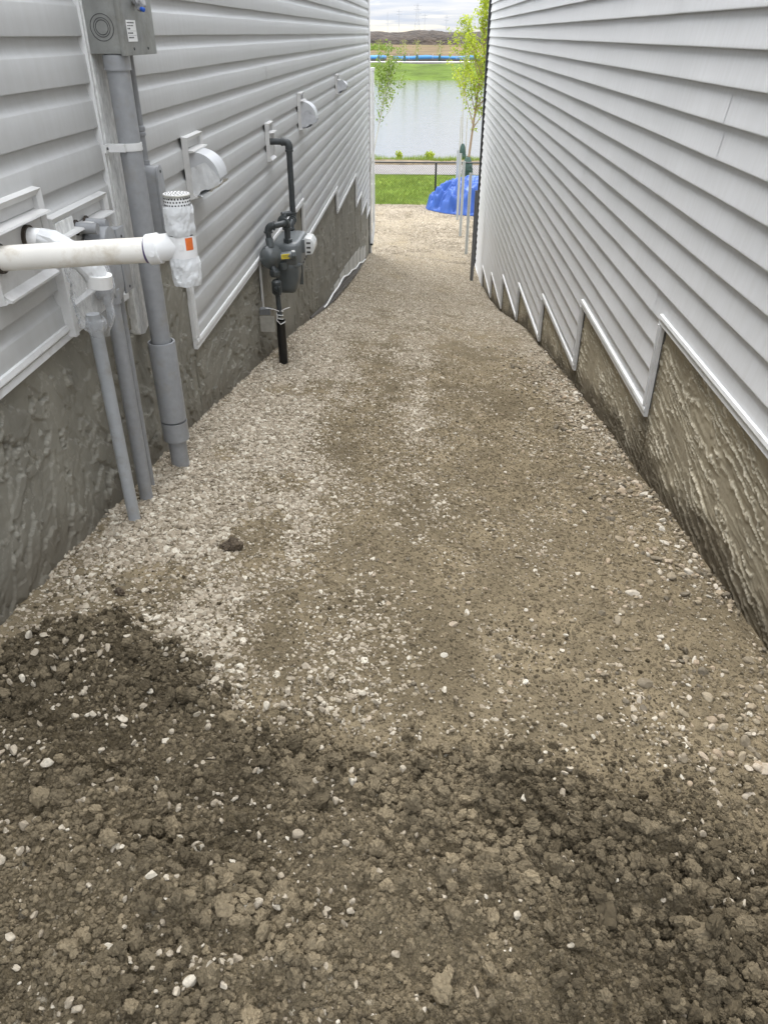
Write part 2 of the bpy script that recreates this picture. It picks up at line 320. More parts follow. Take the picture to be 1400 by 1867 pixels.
simple('lawn_green', (0.125, 0.185, 0.022), 0.9, scale=1.6, var=0.34, bump=1.0, bscale=16, dist=0.05, dirt=0.5, dscale=0.9, dirtcol=(0.27, 0.27, 0.06), spec=0.08)
simple('bank_green', (0.075, 0.112, 0.018), 0.9, scale=0.35, var=0.30, bump=1.0, bscale=1.6, dist=0.5, dirt=0.3, dscale=0.25, dirtcol=(0.12, 0.14, 0.035), spec=0.08)
simple('dry_edge', (0.125, 0.092, 0.052), 0.95, scale=4, var=0.45, bump=1.0, bscale=9, dist=0.08)
simple('field_soil', (0.125, 0.092, 0.055), 0.95, scale=0.16, var=0.28, bump=0.6, bscale=0.8, dist=0.3, dirt=0.6, dscale=0.09, dirtcol=(0.16, 0.16, 0.06), spec=0.05)
simple('mound_soil', (0.034, 0.024, 0.016), 0.95, scale=0.5, var=0.5, bump=1.0, bscale=1.1, dist=0.9)
simple('black_soil', (0.055, 0.05, 0.045), 0.95, scale=1, var=0.4, bump=0.5, bscale=4)
simple('concrete_pale', (0.62, 0.60, 0.55), 0.8, scale=1, var=0.1, bump=0.1)
simple('blue_net', (0.07, 0.26, 0.56), 0.5, scale=0.5, var=0.15, bump=0)
simple('tan_box', (0.46, 0.33, 0.22), 0.6, scale=2, var=0.1, bump=0)
simple('pole_grey', (0.40, 0.42, 0.45), 0.7, bump=0)  # pale tone puts the haze over the far poles into their colour
simple('bark', (0.26, 0.17, 0.115), 0.8, scale=30, var=0.25, bump=0.4, bscale=60, stretch=(1, 1, 0.3))
simple('bark_pale', (0.42, 0.40, 0.34), 0.8, scale=30, var=0.2, bump=0.3, bscale=60)
simple('bag_green', (0.016, 0.050, 0.036), 0.45, scale=12, var=0.4, bump=0.7, bscale=22, dist=0.03)
simple('dark_clod', (0.085, 0.064, 0.042), 0.95, scale=90, var=0.4, bump=1.0, bscale=160, dist=0.004)
simple('lath_pale', (0.46, 0.45, 0.415), 0.85, scale=20, var=0.15, bump=0.4, bscale=60, stretch=(1, 1, 0.2))
simple('membrane_black', (0.085, 0.074, 0.062), 0.6, scale=30, var=0.3, bump=0.3)
simple('bracket_zinc', (0.40, 0.385, 0.345), 0.5, metal=0.35, scale=30, var=0.12, bump=0.15)
def leaf_mat(name, a, bcol):
    m, ns, ln, b = nodes_of(name)
    oi = N(ns, 'ShaderNodeAttribute', attribute_name='tone'); r1 = ramp(ns, [(0, a), (1, bcol)]); ln.new(oi.outputs['Fac'], r1.inputs[0])
    ln.new(r1.outputs[0], b.inputs['Base Color']); b.inputs['Roughness'].default_value = 0.6; b.inputs['Specular IOR Level'].default_value = 0.15
    tr = N(ns, 'ShaderNodeBsdfTranslucent'); ln.new(r1.outputs[0], tr.inputs[0]); ms = N(ns, 'ShaderNodeMixShader', {0: 0.35})
    ln.new(b.outputs[0], ms.inputs[1]); ln.new(tr.outputs[0], ms.inputs[2]); ln.new(ms.outputs[0], ns['Material Output'].inputs[0]); MATS[name] = m
leaf_mat('leaf_lime', (0.20, 0.27, 0.022), (0.50, 0.56, 0.06)); leaf_mat('leaf_green', (0.10, 0.17, 0.03), (0.27, 0.34, 0.06))
leaf_mat('grass_blade', (0.11, 0.18, 0.02), (0.27, 0.33, 0.06)); leaf_mat('leaf_far', (0.14, 0.17, 0.04), (0.30, 0.31, 0.09))
def bag_mat():
    m, ns, ln, b = nodes_of('clear_bag')
    b.inputs['Base Color'].default_value = (0.72, 0.74, 0.76, 1); b.inputs['Roughness'].default_value = 0.16
    tc_ = N(ns, 'ShaderNodeTexCoord'); n1 = N(ns, 'ShaderNodeTexNoise', {'Scale': 26, 'Detail': 5, 'Distortion': 1.5}); ln.new(tc_.outputs['Object'], n1.inputs['Vector'])
    bp = N(ns, 'ShaderNodeBump', {'Strength': 0.7, 'Distance': 0.008}); ln.new(n1.outputs[0], bp.inputs['Height']); ln.new(bp.outputs[0], b.inputs['Normal'])
    tr = N(ns, 'ShaderNodeBsdfTransparent'); lw = N(ns, 'ShaderNodeLayerWeight', {0: 0.35}); mr = N(ns, 'ShaderNodeMapRange', {1: 0.0, 2: 1.0, 3: 0.10, 4: 0.55}); ln.new(lw.outputs['Facing'], mr.inputs[0])
    ms = N(ns, 'ShaderNodeMixShader'); ln.new(mr.outputs[0], ms.inputs[0]); ln.new(tr.outputs[0], ms.inputs[1]); ln.new(b.outputs[0], ms.inputs[2]); ln.new(ms.outputs[0], ns['Material Output'].inputs[0]); MATS['clear_bag'] = m
bag_mat()
def water_mat():
    m, ns, ln, b = nodes_of('pond_water')
    b.inputs['Base Color'].default_value = (0.06, 0.06, 0.062, 1); b.inputs['Roughness'].default_value = 0.08; b.inputs['IOR'].default_value = 1.33
    tc_ = N(ns, 'ShaderNodeTexCoord'); mp = N(ns, 'ShaderNodeMapping', {'Scale': (0.5, 1.6, 1)}); ln.new(tc_.outputs['Object'], mp.inputs[0])
    n1 = N(ns, 'ShaderNodeTexNoise', {'Scale': 1.4, 'Detail': 6, 'Roughness': 0.6}); ln.new(mp.outputs[0], n1.inputs['Vector'])
    bp = N(ns, 'ShaderNodeBump', {'Strength': 0.35, 'Distance': 0.06}); ln.new(n1.outputs[0], bp.inputs['Height']); ln.new(bp.outputs[0], b.inputs['Normal']); MATS['water'] = m
water_mat()
M = MATS

# ------------------------------------------------------------------ the ground between the houses
LY = [-3, 0.6, 1.51, 2.17, 2.81, 3.8, 4.9, 6.86, 9.05, 12.5, 15.87, 20, 26.6]; LZ = [-1.12, -1.22, -1.33, -1.43, -1.53, -1.70, -1.91, -2.29, -2.75, -3.32, -3.83, -4.32, -4.75]
RY = [-3, 0.6, 2.02, 2.9, 3.8, 4.44, 5.5, 8.4, 9.34, 11.3, 13.3, 15.4, 18, 20.4, 23, 26.6]; RZ = [-1.42, -1.56, -1.71, -1.83, -1.98, -2.08, -2.27, -2.80, -3.02, -3.5, -3.9, -4.2, -4.32, -4.4, -4.52, -4.75]
def baseH(x, y):
    l = np.interp(y, LY, LZ); r = np.interp(y, RY, RZ); t = np.clip((x + 1.085) / 2.28, -0.25, 1.25)
    return l + (r - l) * t
def soil_mask(x, y):
    """loose dug soil: the foreground and the heap at the left wall"""
    w = 0.14 * (fbm(x * 4, y * 4, 4, 3) - 0.5) * 2 + 0.14 * (fbm(x * 13, y * 13, 4, 5, 0.6) - 0.5) * 2
    xs = [-1.3, -1.02, -0.90, -0.82, -0.72, -0.60, -0.50, -0.40, -0.2, 0.0, 0.3, 0.6, 0.9, 1.3]
    ys = [1.14, 1.32, 1.52, 1.66, 1.60, 1.48, 1.37, 1.29, 1.24, 1.24, 1.26, 1.22, 1.12, 1.05]
    wd = 0.10 + 0.16 * sstep(-0.35, 0.1, x)
    return sstep(wd * 0.8, -wd, (y + w) - np.interp(x, xs, ys))
def gravel_mask(x, y):
    """share of pale crushed stone, 0 bare packed soil .. 1 stone only"""
    w = (fbm(x * 2.4, y * 1.1, 4, 31) - 0.5) * 2; w2 = (fbm(x * 8, y * 5, 4, 37) - 0.5) * 2
    left = sstep(0.10, -0.34, x + 0.26 + 0.22 * w - 0.02 * (y - 2) ) * 0.98
    left = left * (1 - 0.80 * bump2(x, y, -0.36, 3.7, 0.17, 0.75)) * (1 - 0.8 * bump2(x, y, -0.62, 1.95, 0.10, 0.10) * 0.6)
    left = left * (1 - 0.7 * bump2(x, y, -0.50, 6.2, 0.16, 0.9))
    left = left * (1 - 0.65 * sstep(0.56, 0.70, fbm(x * 3.6 + 2, y * 2.8, 4, 131)))
    mid = (0.50 + 0.45 * w2) * np.exp(-((x + 0.02 + 0.12 * w) / 0.21) ** 2) * sstep(1.9, 3.0, y)
    mid = mid + 0.5 * bump2(x, y, -0.16, 1.62, 0.22, 0.42)
    rut = 0.05 + 0.10 * w2 + 0.10 * sstep(0.25, 0.6, fbm(x * 3, y * 2, 3, 77))
    right = 0.40 * sstep(0.74, 1.05, x + 0.15 * w)
    g = np.maximum(np.maximum(left, mid), np.maximum(rut, right))
    far = sstep(5.0, 10.0, y); g = g * (1 - far) + far * (0.78 + 0.55 * w + 0.25 * w2 - 0.40 * np.exp(-((x + 0.42) / 0.2) ** 2) - 0.45 * np.exp(-((x - 0.42) / 0.28) ** 2) * sstep(16, 11, y))
    g = g * (1 - 0.7 * bump2(x, y, -0.15, 4.78, 0.17, 0.14))
    g = np.clip(g + 0.16 * w2, 0.03, 1.0)
    return g * (1 - 0.93 * soil_mask(x, y)) + 0.5 * bump2(x, y, -0.14, 0.62, 0.12, 0.07) + 0.35 * bump2(x, y, -0.62, 0.66, 0.25, 0.16)
def fullH(x, y, fine=True):
    h = baseH(x, y); s = soil_mask(x, y)
    sw = sstep(0.2, 0.75, x + 1.1)
    h = h + s * (0.028 + 0.05 * bump2(x, y, -0.80, 1.42, 0.20, 0.26) + 0.045 * bump2(x, y, 0.25, 1.12, 0.30, 0.10) + 0.03 * bump2(x, y, -0.02, 1.18, 0.12, 0.09))
    h = h + s * 0.16 * (fbm(x * 6.5, y * 8.5, 4, 91, 0.55) - 0.5) + 0.016 * (fbm(x * 2.2, y * 2.2, 4, 51) - 0.5)
    rut = np.exp(-((x + 0.36) / 0.17) ** 2) + np.exp(-((x - 0.52) / 0.19) ** 2)
    h = h - 0.028 * rut * sstep(1.6, 3.2, y) * sstep(16, 11, y)
    h = h + 0.035 * np.exp(-((x + 1.10) / 0.16) ** 2) * 0.0
    h = h - 0.05 * sstep(1.08, 1.20, x) * sstep(7, 3, y)            # washed-out groove along the right wall
    if fine:
        r1 = np.abs(fbm(x * 30, y * 30, 3, 61) - 0.5) * 2; r2 = fbm(x * 75, y * 75, 2, 67) - 0.5
        near = sstep(7.0, 3.0, y)
        h = h + near * ((0.004 + 0.016 * s) * (0.45 - r1) + (0.004 + 0.012 * s) * r2 - 0.004 * s)
    return h
def make_ground():
    ysA = np.concatenate([np.arange(-3, 0.35, 0.12), np.arange(0.35, 1.9, 0.0072), np.arange(1.9, 3.4, 0.0095), np.arange(3.4, 6, 0.018), np.arange(6, 9, 0.035), np.arange(9, 17.0, 0.08)])
    xsA = np.arange(-1.17, 1.262, 0.0078)
    X, Y = np.meshgrid(xsA, ysA); Z = fullH(X, Y)
    V1 = np.stack([X, Y, Z], -1).reshape(-1, 3); F1 = grid_faces(len(ysA), len(xsA))
    ysB = np.arange(16.96, 26.62, 0.12); xsB = np.arange(-9, 9.01, 0.12)
    X2, Y2 = np.meshgrid(xsB, ysB); Z2 = fullH(X2, Y2, False) + 0.05 * (fbm(X2 * 1.5, Y2 * 1.5, 4, 5) - 0.5)
    Z2[0, :] -= 0.03
    V2 = np.stack([X2, Y2, Z2], -1).reshape(-1, 3); F2 = grid_faces(len(ysB), len(xsB)) + len(V1)
    V = np.concatenate([V1, V2]); me = np_mesh('ground', V, np.concatenate([F1, F2]))
    g = gravel_mask(V[:, 0], V[:, 1]); s = soil_mask(V[:, 0], V[:, 1])
    attr(me, 'gravel', g * (0.45 + 0.55 * sstep(5.0, 10.0, V[:, 1])))
    d = np.clip(s * (0.35 + 0.55 * sstep(0.42, 0.60, fbm(V[:, 0] * 2.2 + 3, V[:, 1] * 2.6, 4, 201))) + 0.5 * sstep(0.55, 0.7, fbm(V[:, 0] * 2, V[:, 1] * 1.2, 4, 211)), 0, 1)  # loose soil darkened evenly to paint shade between clods; noise adds damp patches
    attr(me, 'damp', d)
    o = link('ground', me, M['ground']); tag(o, kind='structure'); return o
make_ground()

# ------------------------------------------------------------------ stones and clods (uncountable: one object of each kind)
def proto(name, seed, sub, lump, cuts, flat, mat, crumb=0.0):
    bm = bmesh.new(); bmesh.ops.create_icosphere(bm, subdivisions=sub, radius=1.0); rg = np.random.default_rng(seed)
    V = np.array([v.co[:] for v in bm.verts])
    for _ in range(cuts):
        n = rg.normal(size=3); n /= np.linalg.norm(n); d = rg.uniform(0.50, 0.85); e = V @ n - d; V = V - np.where(e > 0, e, 0)[:, None] * n[None, :]
    o1 = rg.uniform(0, 50, 3)
    nn = (fbm(V[:, 0] * 1.7 + o1[0] + V[:, 2] * 1.3, V[:, 1] * 1.7 + o1[1] - V[:, 2] * 0.9, 4, seed) - 0.5) * 2
    n2 = (fbm(V[:, 0] * 5 + o1[2] + V[:, 2] * 4.1, V[:, 1] * 5 - V[:, 2] * 3.3, 2, seed + 5) - 0.5) * 2
    f = 1 + lump * nn + lump * 0.5 * n2
    if crumb:                                   # small crumbs stuck all over a clod
        dirs = rg.normal(size=(60, 3)); dirs /= np.linalg.norm(dirs, axis=1)[:, None]; sz = rg.uniform(0.10, 0.34, 60)
        U = V / np.linalg.norm(V, axis=1)[:, None]; dd = np.linalg.norm(U[:, None, :] - dirs[None], axis=2)
        bl = np.sqrt(np.clip(1 - (dd / sz) ** 2, 0, 1)) * sz
        f = f + crumb * bl.max(axis=1) * 2.2
    V = V * f[:, None]; V = V * np.array([1.0, rg.uniform(0.62, 0.95), flat])
    for v, c in zip(bm.verts, V): v.co = c
    me = bpy.data.meshes.new(name); bm.to_mesh(me); bm.free()
    for p in me.polygons: p.use_smooth = True
    me.set_sharp_from_angle(angle=R(30)); me.materials.append(mat)
    return bpy.data.objects.new(name, me)          # kept out of the scene: only a pattern for the scatter
def scatter(name, P, rot, scl, tone, protos, label, cat):
    me = bpy.data.meshes.new(name); n = len(P); me.vertices.add(n); me.vertices.foreach_set('co', np.asarray(P, np.float32).ravel())
    for nm, dat in (('rot', rot), ('scl', scl)):
        a = me.attributes.new(nm, 'FLOAT_VECTOR', 'POINT'); a.data.foreach_set('vector', np.asarray(dat, np.float32).ravel())
    attr(me, 'tone', tone)
    o = bpy.data.objects.new(name, me); COL.objects.link(o); tag(o, label, cat, kind='stuff')
    ng = bpy.data.node_groups.new(name + '_scatter', 'GeometryNodeTree')
    ng.interface.new_socket('Geometry', in_out='INPUT', socket_type='NodeSocketGeometry'); ng.interface.new_socket('Geometry', in_out='OUTPUT', socket_type='NodeSocketGeometry')
    ns, ln = ng.nodes, ng.links; gi = ns.new('NodeGroupInput'); go = ns.new('NodeGroupOutput'); jn = ns.new('GeometryNodeJoinGeometry')
    for p in protos:
        oi = ns.new('GeometryNodeObjectInfo'); oi.inputs['Object'].default_value = p; oi.inputs['As Instance'].default_value = False
        gt = ns.new('GeometryNodeGeometryToInstance'); ln.new(oi.outputs['Geometry'], gt.inputs[0]); ln.new(gt.outputs[0], jn.inputs[0])
    ip = ns.new('GeometryNodeInstanceOnPoints'); ip.inputs['Pick Instance'].default_value = True
    ln.new(gi.outputs[0], ip.inputs['Points']); ln.new(jn.outputs[0], ip.inputs['Instance'])
    for nm, sk in (('rot', 'Rotation'), ('scl', 'Scale')):
        na = ns.new('GeometryNodeInputNamedAttribute'); na.data_type = 'FLOAT_VECTOR'; na.inputs['Name'].default_value = nm; ln.new(na.outputs['Attribute'], ip.inputs[sk])
    ri = ns.new('FunctionNodeRandomValue'); ri.data_type = 'INT'; ri.inputs['Min'].default_value = 0; ri.inputs['Max'].default_value = len(protos) - 1 if False else 0
    for s_ in ri.inputs:
        if s_.type == 'INT' and s_.name == 'Max': s_.default_value = len(protos) - 1
        if s_.type == 'INT' and s_.name == 'Min': s_.default_value = 0
    outi = [s_ for s_ in ri.outputs if s_.type == 'INT'][0]; ln.new(outi, ip.inputs['Instance Index'])
    ln.new(ip.outputs[0], go.inputs[0]); md = o.modifiers.new('scatter', 'NODES'); md.node_group = ng
    return o
scatter_mat('stone_pale', [(0.0, (0.22, 0.185, 0.135)), (0.22, (0.34, 0.290, 0.22)), (0.7, (0.455, 0.403, 0.322)), (1.0, (0.66, 0.615, 0.52))], 0.85, 0.5, 2.4, 0.0012)
scatter_mat('stone_mixed', [(0.0, (0.14, 0.120, 0.090)), (0.3, (0.25, 0.21, 0.15)), (0.55, (0.33, 0.28, 0.20)), (0.75, (0.38, 0.30, 0.215)), (1.0, (0.60, 0.56, 0.48))], 0.75, 0.4, 2.4, 0.0010)
scatter_mat('clod_soil', [(0.0, mul(SOIL_D, 0.78)), (0.45, mul(SOIL, 0.74)), (1.0, mul(SOIL, 1.25))], 0.95, 0.7, 3.4, 0.0016)
PST = [proto('stone_pattern', 100 + i, 3, 0.05, 11, 0.55 + 0.06 * (i % 3), M['stone_pale']) for i in range(8)]
PSM = [proto('pebble_pattern', 200 + i, 3, 0.05, 4, 0.62, M['stone_mixed']) for i in range(6)]
PCL = [proto('clod_pattern', 300 + i, 4, 0.26, 3, 0.92, M['clod_soil'], 0.42) for i in range(10)]
def sow(n, x0, x1, y0, y1, dens, size, lift, seed, flatrot=0.35, pw=None):
    """n candidates, kept with probability dens(x,y)"""
    rg = np.random.default_rng(seed); x = rg.uniform(x0, x1, n); u = rg.uniform(0, 1, n)
    y = y0 + (y1 - y0) * (u if pw is None else u ** pw)
    k = rg.uniform(0, 1, n) < dens(x, y); x, y = x[k], y[k]; m = len(x)
    r = size(rg, m); z = fullH(x, y) + r * lift
    rot = np.stack([rg.normal(0, flatrot, m), rg.normal(0, flatrot, m), rg.uniform(0, 6.28, m)], -1)
    s = r[:, None] * np.stack([rg.uniform(0.85, 1.25, m), rg.uniform(0.8, 1.15, m), rg.uniform(0.8, 1.15, m)], -1)
    return np.stack([x, y, z], -1), rot, s, rg.uniform(0, 1, m)
def cat_(*a): return [np.concatenate(q) for q in zip(*a)]
logn = lambda mu, sg, lo, hi: (lambda rg, m: np.clip(rg.lognormal(math.log(mu), sg, m), lo, hi))
g_near = sow(120000, -1.10, 1.18, 1.1, 3.6, lambda x, y: gravel_mask(x, y) ** 1.6 * (x < 0.75), logn(0.0056, 0.48, 0.0024, 0.017), 0.22, 1)
g_mid = sow(110000, -1.10, 1.18, 3.6, 7.5, lambda x, y: gravel_mask(x, y) ** 1.4, logn(0.0066, 0.45, 0.003, 0.018), 0.22, 2)
g_far = sow(90000, -1.08, 1.18, 7.5, 17, lambda x, y: 0.9 * gravel_mask(x, y), logn(0.0092, 0.35, 0.0045, 0.02), 0.22, 3)
g_loose = sow(4600, -1.0, 1.0, 0.45, 1.5, lambda x, y: (0.95 - 0.75 * sstep(-0.35, 0.2, x)) * np.where(fbm(x * 6, y * 6, 3, 401) > 0.50, 1, 0.3), logn(0.0052, 0.50, 0.0022, 0.0125), 1.0, 4, 0.8)
g_fine = sow(26000, -1.05, 1.1, 0.45, 4.0, lambda x, y: 0.04 + 0.5 * gravel_mask(x, y) + 0.4 * sstep(0.56, 0.64, fbm(x * 5, y * 5, 3, 411)) * (1 - 0.7 * sstep(-0.1, 0.4, x)), logn(0.0032, 0.35, 0.0018, 0.006), 1.1, 5)
g_yard = sow(60000, -1.9, 2.0, 16.9, 26.6, lambda x, y: 0.85 * gravel_mask(x, y) + 0.1, logn(0.013, 0.35, 0.006, 0.028), 0.2, 6)
for q_ in (g_near, g_mid, g_far): q_[0][:, 2] -= q_[2][:, 2] * 0.55 * (1 - gravel_mask(q_[0][:, 0], q_[0][:, 1])) ** 0.7
P, Ro, S, T = cat_(g_near, g_mid, g_far, g_loose, g_fine, g_yard); T[:] = np.clip(T ** 1.1 * 0.95, 0, 1); T[-len(g_yard[0]):] *= 0.72
nl = len(g_near[0]) + len(g_mid[0]) + len(g_far[0]); T[nl:nl + len(g_loose[0])] = np.clip(0.22 + 0.70 * T[nl:nl + len(g_loose[0])], 0, 1)
scatter('gravel', P, Ro, S, T, PST, 'pale crushed limestone gravel strewn over the sloping path between the houses', 'gravel')
q1 = sow(9000, 0.62, 1.20, 1.2, 7.0, lambda x, y: 0.75 * sstep(0.70, 1.12, x + 0.25 * (fbm(x * 3, y * 3, 3, 9) - 0.5)) * sstep(0.3, 0.6, fbm(x * 5, y * 4, 3, 19)) + 0.05, logn(0.0095, 0.38, 0.004, 0.021), 0.3, 21)
q2 = sow(2200, -0.2, 0.9, 1.3, 4.5, lambda x, y: np.full_like(x, 0.35), logn(0.006, 0.4, 0.003, 0.013), 0.3, 22)
P, Ro, S, T = cat_(q1, q2); scatter('pebbles', P, Ro, S, T, PSM, 'mixed grey and brown pebbles along the foot of the right foundation', 'pebbles')
def clumpy(x, y): return 0.16 + 1.1 * sstep(0.44, 0.60, fbm(x * 3.2 + 4, y * 4.2, 3, 701))
def heavy(x, y): return 0.22 + 0.78 * np.clip(sstep(-0.55, -0.1, x) + bump2(x, y, -0.8, 1.45, 0.3, 0.3), 0, 1)
c0 = sow(520, -0.98, 1.05, 0.45, 1.6, lambda x, y: soil_mask(x, y) * 0.6 * clumpy(x, y) * heavy(x, y), logn(0.0150, 0.34, 0.009, 0.036), 0.25, 30, 1.2)
c1 = sow(52000, -1.05, 1.15, 0.42, 1.85, lambda x, y: soil_mask(x, y) ** 1.6 * 0.8 * clumpy(x, y) * heavy(x, y), logn(0.0043, 0.55, 0.0020, 0.016), 0.45, 31, 1.2)
c2 = sow(190000, -1.05, 1.15, 0.42, 1.9, lambda x, y: soil_mask(x, y) ** 1.2 * 0.85 + 0.04, logn(0.0022, 0.45, 0.0010, 0.006), 0.5, 32, 1.2)
c3 = sow(190000, -0.8, 1.18, 1.2, 7.5, lambda x, y: (1 - gravel_mask(x, y)) * 0.75 * sstep(7.3, 2.6, y), logn(0.0023, 0.50, 0.0011, 0.009), 0.15, 33, 0.9)
rgl = np.random.default_rng(77)
c1[0][:, 2] += c1[2][:, 2] * rgl.uniform(-0.4, 2.0, len(c1[0]))
P, Ro, S, T = cat_(c0, c1, c2, c3); T = np.clip(0.05 + T * 0.72 + 0.42 * (0.55 - sstep(0.42, 0.60, fbm(P[:, 0] * 2.2 + 3, P[:, 1] * 2.6, 4, 201))), 0, 1); T[-len(c3[0]):] = np.clip(0.62 + 0.38 * rgl.uniform(0, 1, len(c3[0])), 0, 1)
scatter('soil_clods', P, Ro, S, T, PCL, 'loose crumbled brown soil clods covering the foreground', 'soil')
def clod(x, y, r, label, mat, name='soil_clod', cat='soil clod', seed=1, flat=0.7):
    p = proto(name, seed, 4, 0.42, 2, flat, M[mat], 0.6); me = p.data; me.transform(Matrix.Scale(r, 4)); COL.objects.link(p)
    p.location = (x, y, float(fullH(np.array([x]), np.array([y]))[0]) + r * 0.3); p.rotation_euler = (0.3, -0.2, seed)
    tag(p, label, cat); return p
clod(-0.62, 2.12, 0.030, 'largest dark brown soil clod lying out on the pale gravel', 'dark_clod', seed=501)
clod(-0.855, 1.74, 0.016, 'small dark soil clod on pale gravel just beyond the soil heap', 'dark_clod', seed=502)
clod(0.93, 1.10, 0.028, 'scrap of black plastic half buried in soil at right edge', 'membrane_black', 'plastic_scrap', 'plastic scrap', 503, 0.5)  # dark irregular lump bedded in the loose soil

# ------------------------------------------------------------------ the two houses
COURSE = 0.127
DUTCH = [(0.000, 0.004), (0.013, 0.000), (0.0158, 0.0008), (0.0162, 0.004), (0.0150, 0.040), (0.0138, 0.076), (0.0128, 0.0785), (0.0092, 0.0825), (0.0060, 0.088), (0.0036, 0.095), (0.0020, 0.104), (0.0012, 0.116), (0.0010, 0.133)]
LAP = [(0.000, 0.008), (0.014, 0.002), (0.0158, 0.0), (0.0164, 0.0015), (0.0162, 0.006), (0.0140, 0.018), (0.0095, 0.050), (0.0040, 0.090), (-0.0010, 0.134)]
JCH = [(0.000, 0.000), (0.019, 0.000), (0.0215, 0.003), (0.0185, 0.021), (0.0130, 0.0225), (0.0135, 0.0255), (0.0255, 0.029), (0.0268, 0.033), (0.0235, 0.047), (0.000, 0.050)]
def clip_profile(prof, vmin):
    out = []
    for a, b in zip(prof[:-1], prof[1:]):
        if b[1] <= vmin: continue
        if a[1] < vmin: t = (vmin - a[1]) / (b[1] - a[1]); out.append((a[0] + (b[0] - a[0]) * t, vmin))
        elif not out: out.append(a)
        out.append(b)
    return out
def panel(name, prof, side, xb, y0, y1, zc, lift, mat, parent, seed):
    """one course of one siding board: profile swept along y with the small waviness of real vinyl"""
    n = max(2, int((y1 - y0) / 0.45) + 1); rg = np.random.default_rng(seed); V = []
    org = ORG[parent.name]
    for i in range(n):
        y = y0 + (y1 - y0) * i / (n - 1); du = rg.normal(0, 0.0005) + lift; dv = rg.normal(0, 0.0006)
        for (u, v) in prof: V.append((xb + side * (u + (du if u > 0.0005 else 0)) - org.x, y - org.y, zc + v + dv - org.z))
    me = np_mesh(name, np.array(V), grid_faces(n, len(prof)) if side > 0 else grid_faces(n, len(prof))[:, ::-1])
    me.set_sharp_from_angle(angle=R(30)); return link(name, me, mat, parent)
def house(label, side, xf, y0, y1, ysteps, zsteps, zoff, prof, mat, trim_mat, xparge, seed):
    """side +1: wall faces +x (left house). ysteps/zsteps: the stepped lower edge of the siding"""
    root = thing('house', (xf, y0, -4.5), label, 'house')
    xb = xf - side * 0.0162; prof = [(u if u > 0.013 else u, v) for u, v in prof]; inner = xf - side * 0.045; back = xf - side * 6.5
    ztop_vis, ztop = 1.0, 3.6  # eave height is out of view, chosen for the light it lets in
    iv = list(zip([y0] + ysteps, ysteps + [y1], zsteps)); rg = random.Random(seed)
    k = 0; cnt = 0
    kmin = int(math.floor((ztop_vis - zoff) / COURSE))
    for c in range(-kmin, 60):
        zc = zoff - c * COURSE
        if zc + COURSE < min(zsteps): break
        off = (((c // 2) * 1.37 + seed * 0.61) % 3.66)
        segs = []
        for a, b, zb_ in iv:                     # merge neighbouring full intervals, keep cut ones apart
            vmin = max(0.0, zb_ + 0.022 - zc)
            if vmin > COURSE - 0.012: continue
            if segs and abs(segs[-1][1] - a) < 1e-6 and segs[-1][2] == 0 and vmin == 0: segs[-1][1] = b
            else: segs.append([a, b, vmin])
        for a, b, vmin in segs:
            cuts = [a] + [s for s in np.arange(y0 - 3.66 + off, y1, 3.66) if a + 0.12 < s < b - 0.12] + [b]
            for i in range(len(cuts) - 1):
                panel('siding_panel', clip_profile(prof, vmin) if vmin > 0 else prof, side, xb, cuts[i], cuts[i + 1] + (0.02 if i < len(cuts) - 2 else 0), zc, 0.0014 * ((i + c // 2) % 2), mat, root, rg.randint(0, 10 ** 6)); cnt += 1
    # everything above: the same boards, out of the picture
    mb = MB()
    zc = zoff + (kmin + 1) * COURSE
    while zc < ztop:
        n = len(prof); vs = [(xb + side * u, y, zc + v) for y in (y0, y1) for (u, v) in prof]
        mb.add(vs, [(i, i + 1, n + i + 1, n + i) for i in range(n - 1)]); zc += COURSE
    tag(mb.build('upper_siding', mat, root), kind='stuff')
    bx = MB(); xa, xc = sorted((xb - side * 0.002, back))
    lo = MB(); 
    for a, b, zb_ in iv: bx.box(xa, xc, a, b, zb_ + 0.02, ztop)
    bx.build('sheathing', M['wall_backing'], root, smooth=False)
    xa, xc = sorted((xparge - side * 0.012, back)); MB().box(xa, xc, y0, y1 - 0.02, -7, min(zsteps) + 0.01).build('basement_wall', M['wall_backing'], root, smooth=False)
    for a, b, zb_ in iv:
        if zb_ > min(zsteps) + 0.02: pass
    rx = sorted((xf + side * 0.30, back)); hi = ztop + 2.2; mid = (rx[0] + rx[1]) / 2
    # gable roof well above the picture
    MB().prism([(xf - side * 0.0, ztop), (back, ztop), ((xf + back) / 2, hi)], 1, y0, y1).build('gable', mat, root, smooth=False)
    # stepped trim
    o = ORG[root.name]
    def strip_h(a, b, z, mat_): 
        V = [(xb + side * u * 1.0, y, z + v) for y in (a, b) for (u, v) in JCH]; n = len(JCH)
        MB().add(V, [(i, (i + 1) % n, n + (i + 1) % n, n + i) for i in range(n)] + [tuple(range(n)), tuple(range(n, 2 * n))]).build('trim_strip', mat_, root, smooth=False)
    def strip_v(y, dirn, za, zb2, mat_):
        V = [(xb + side * u, y + dirn * v, z) for z in (za, zb2) for (u, v) in JCH]; n = len(JCH)
        MB().add(V, [(i, (i + 1) % n, n + (i + 1) % n, n + i) for i in range(n)] + [tuple(range(n)), tuple(range(n, 2 * n))]).build('trim_strip', mat_, root, smooth=False)
    for i, (a, b, zb_) in enumerate(iv):
        strip_h(a + (0.0 if i == 0 else 0.0005), b + (0.045 if i < len(iv) - 1 else 0), zb_ - 0.024, trim_mat)
        if i > 0: strip_v(a, 1, zb_ + 0.027, iv[i - 1][2] - 0.026, trim_mat)
    return root
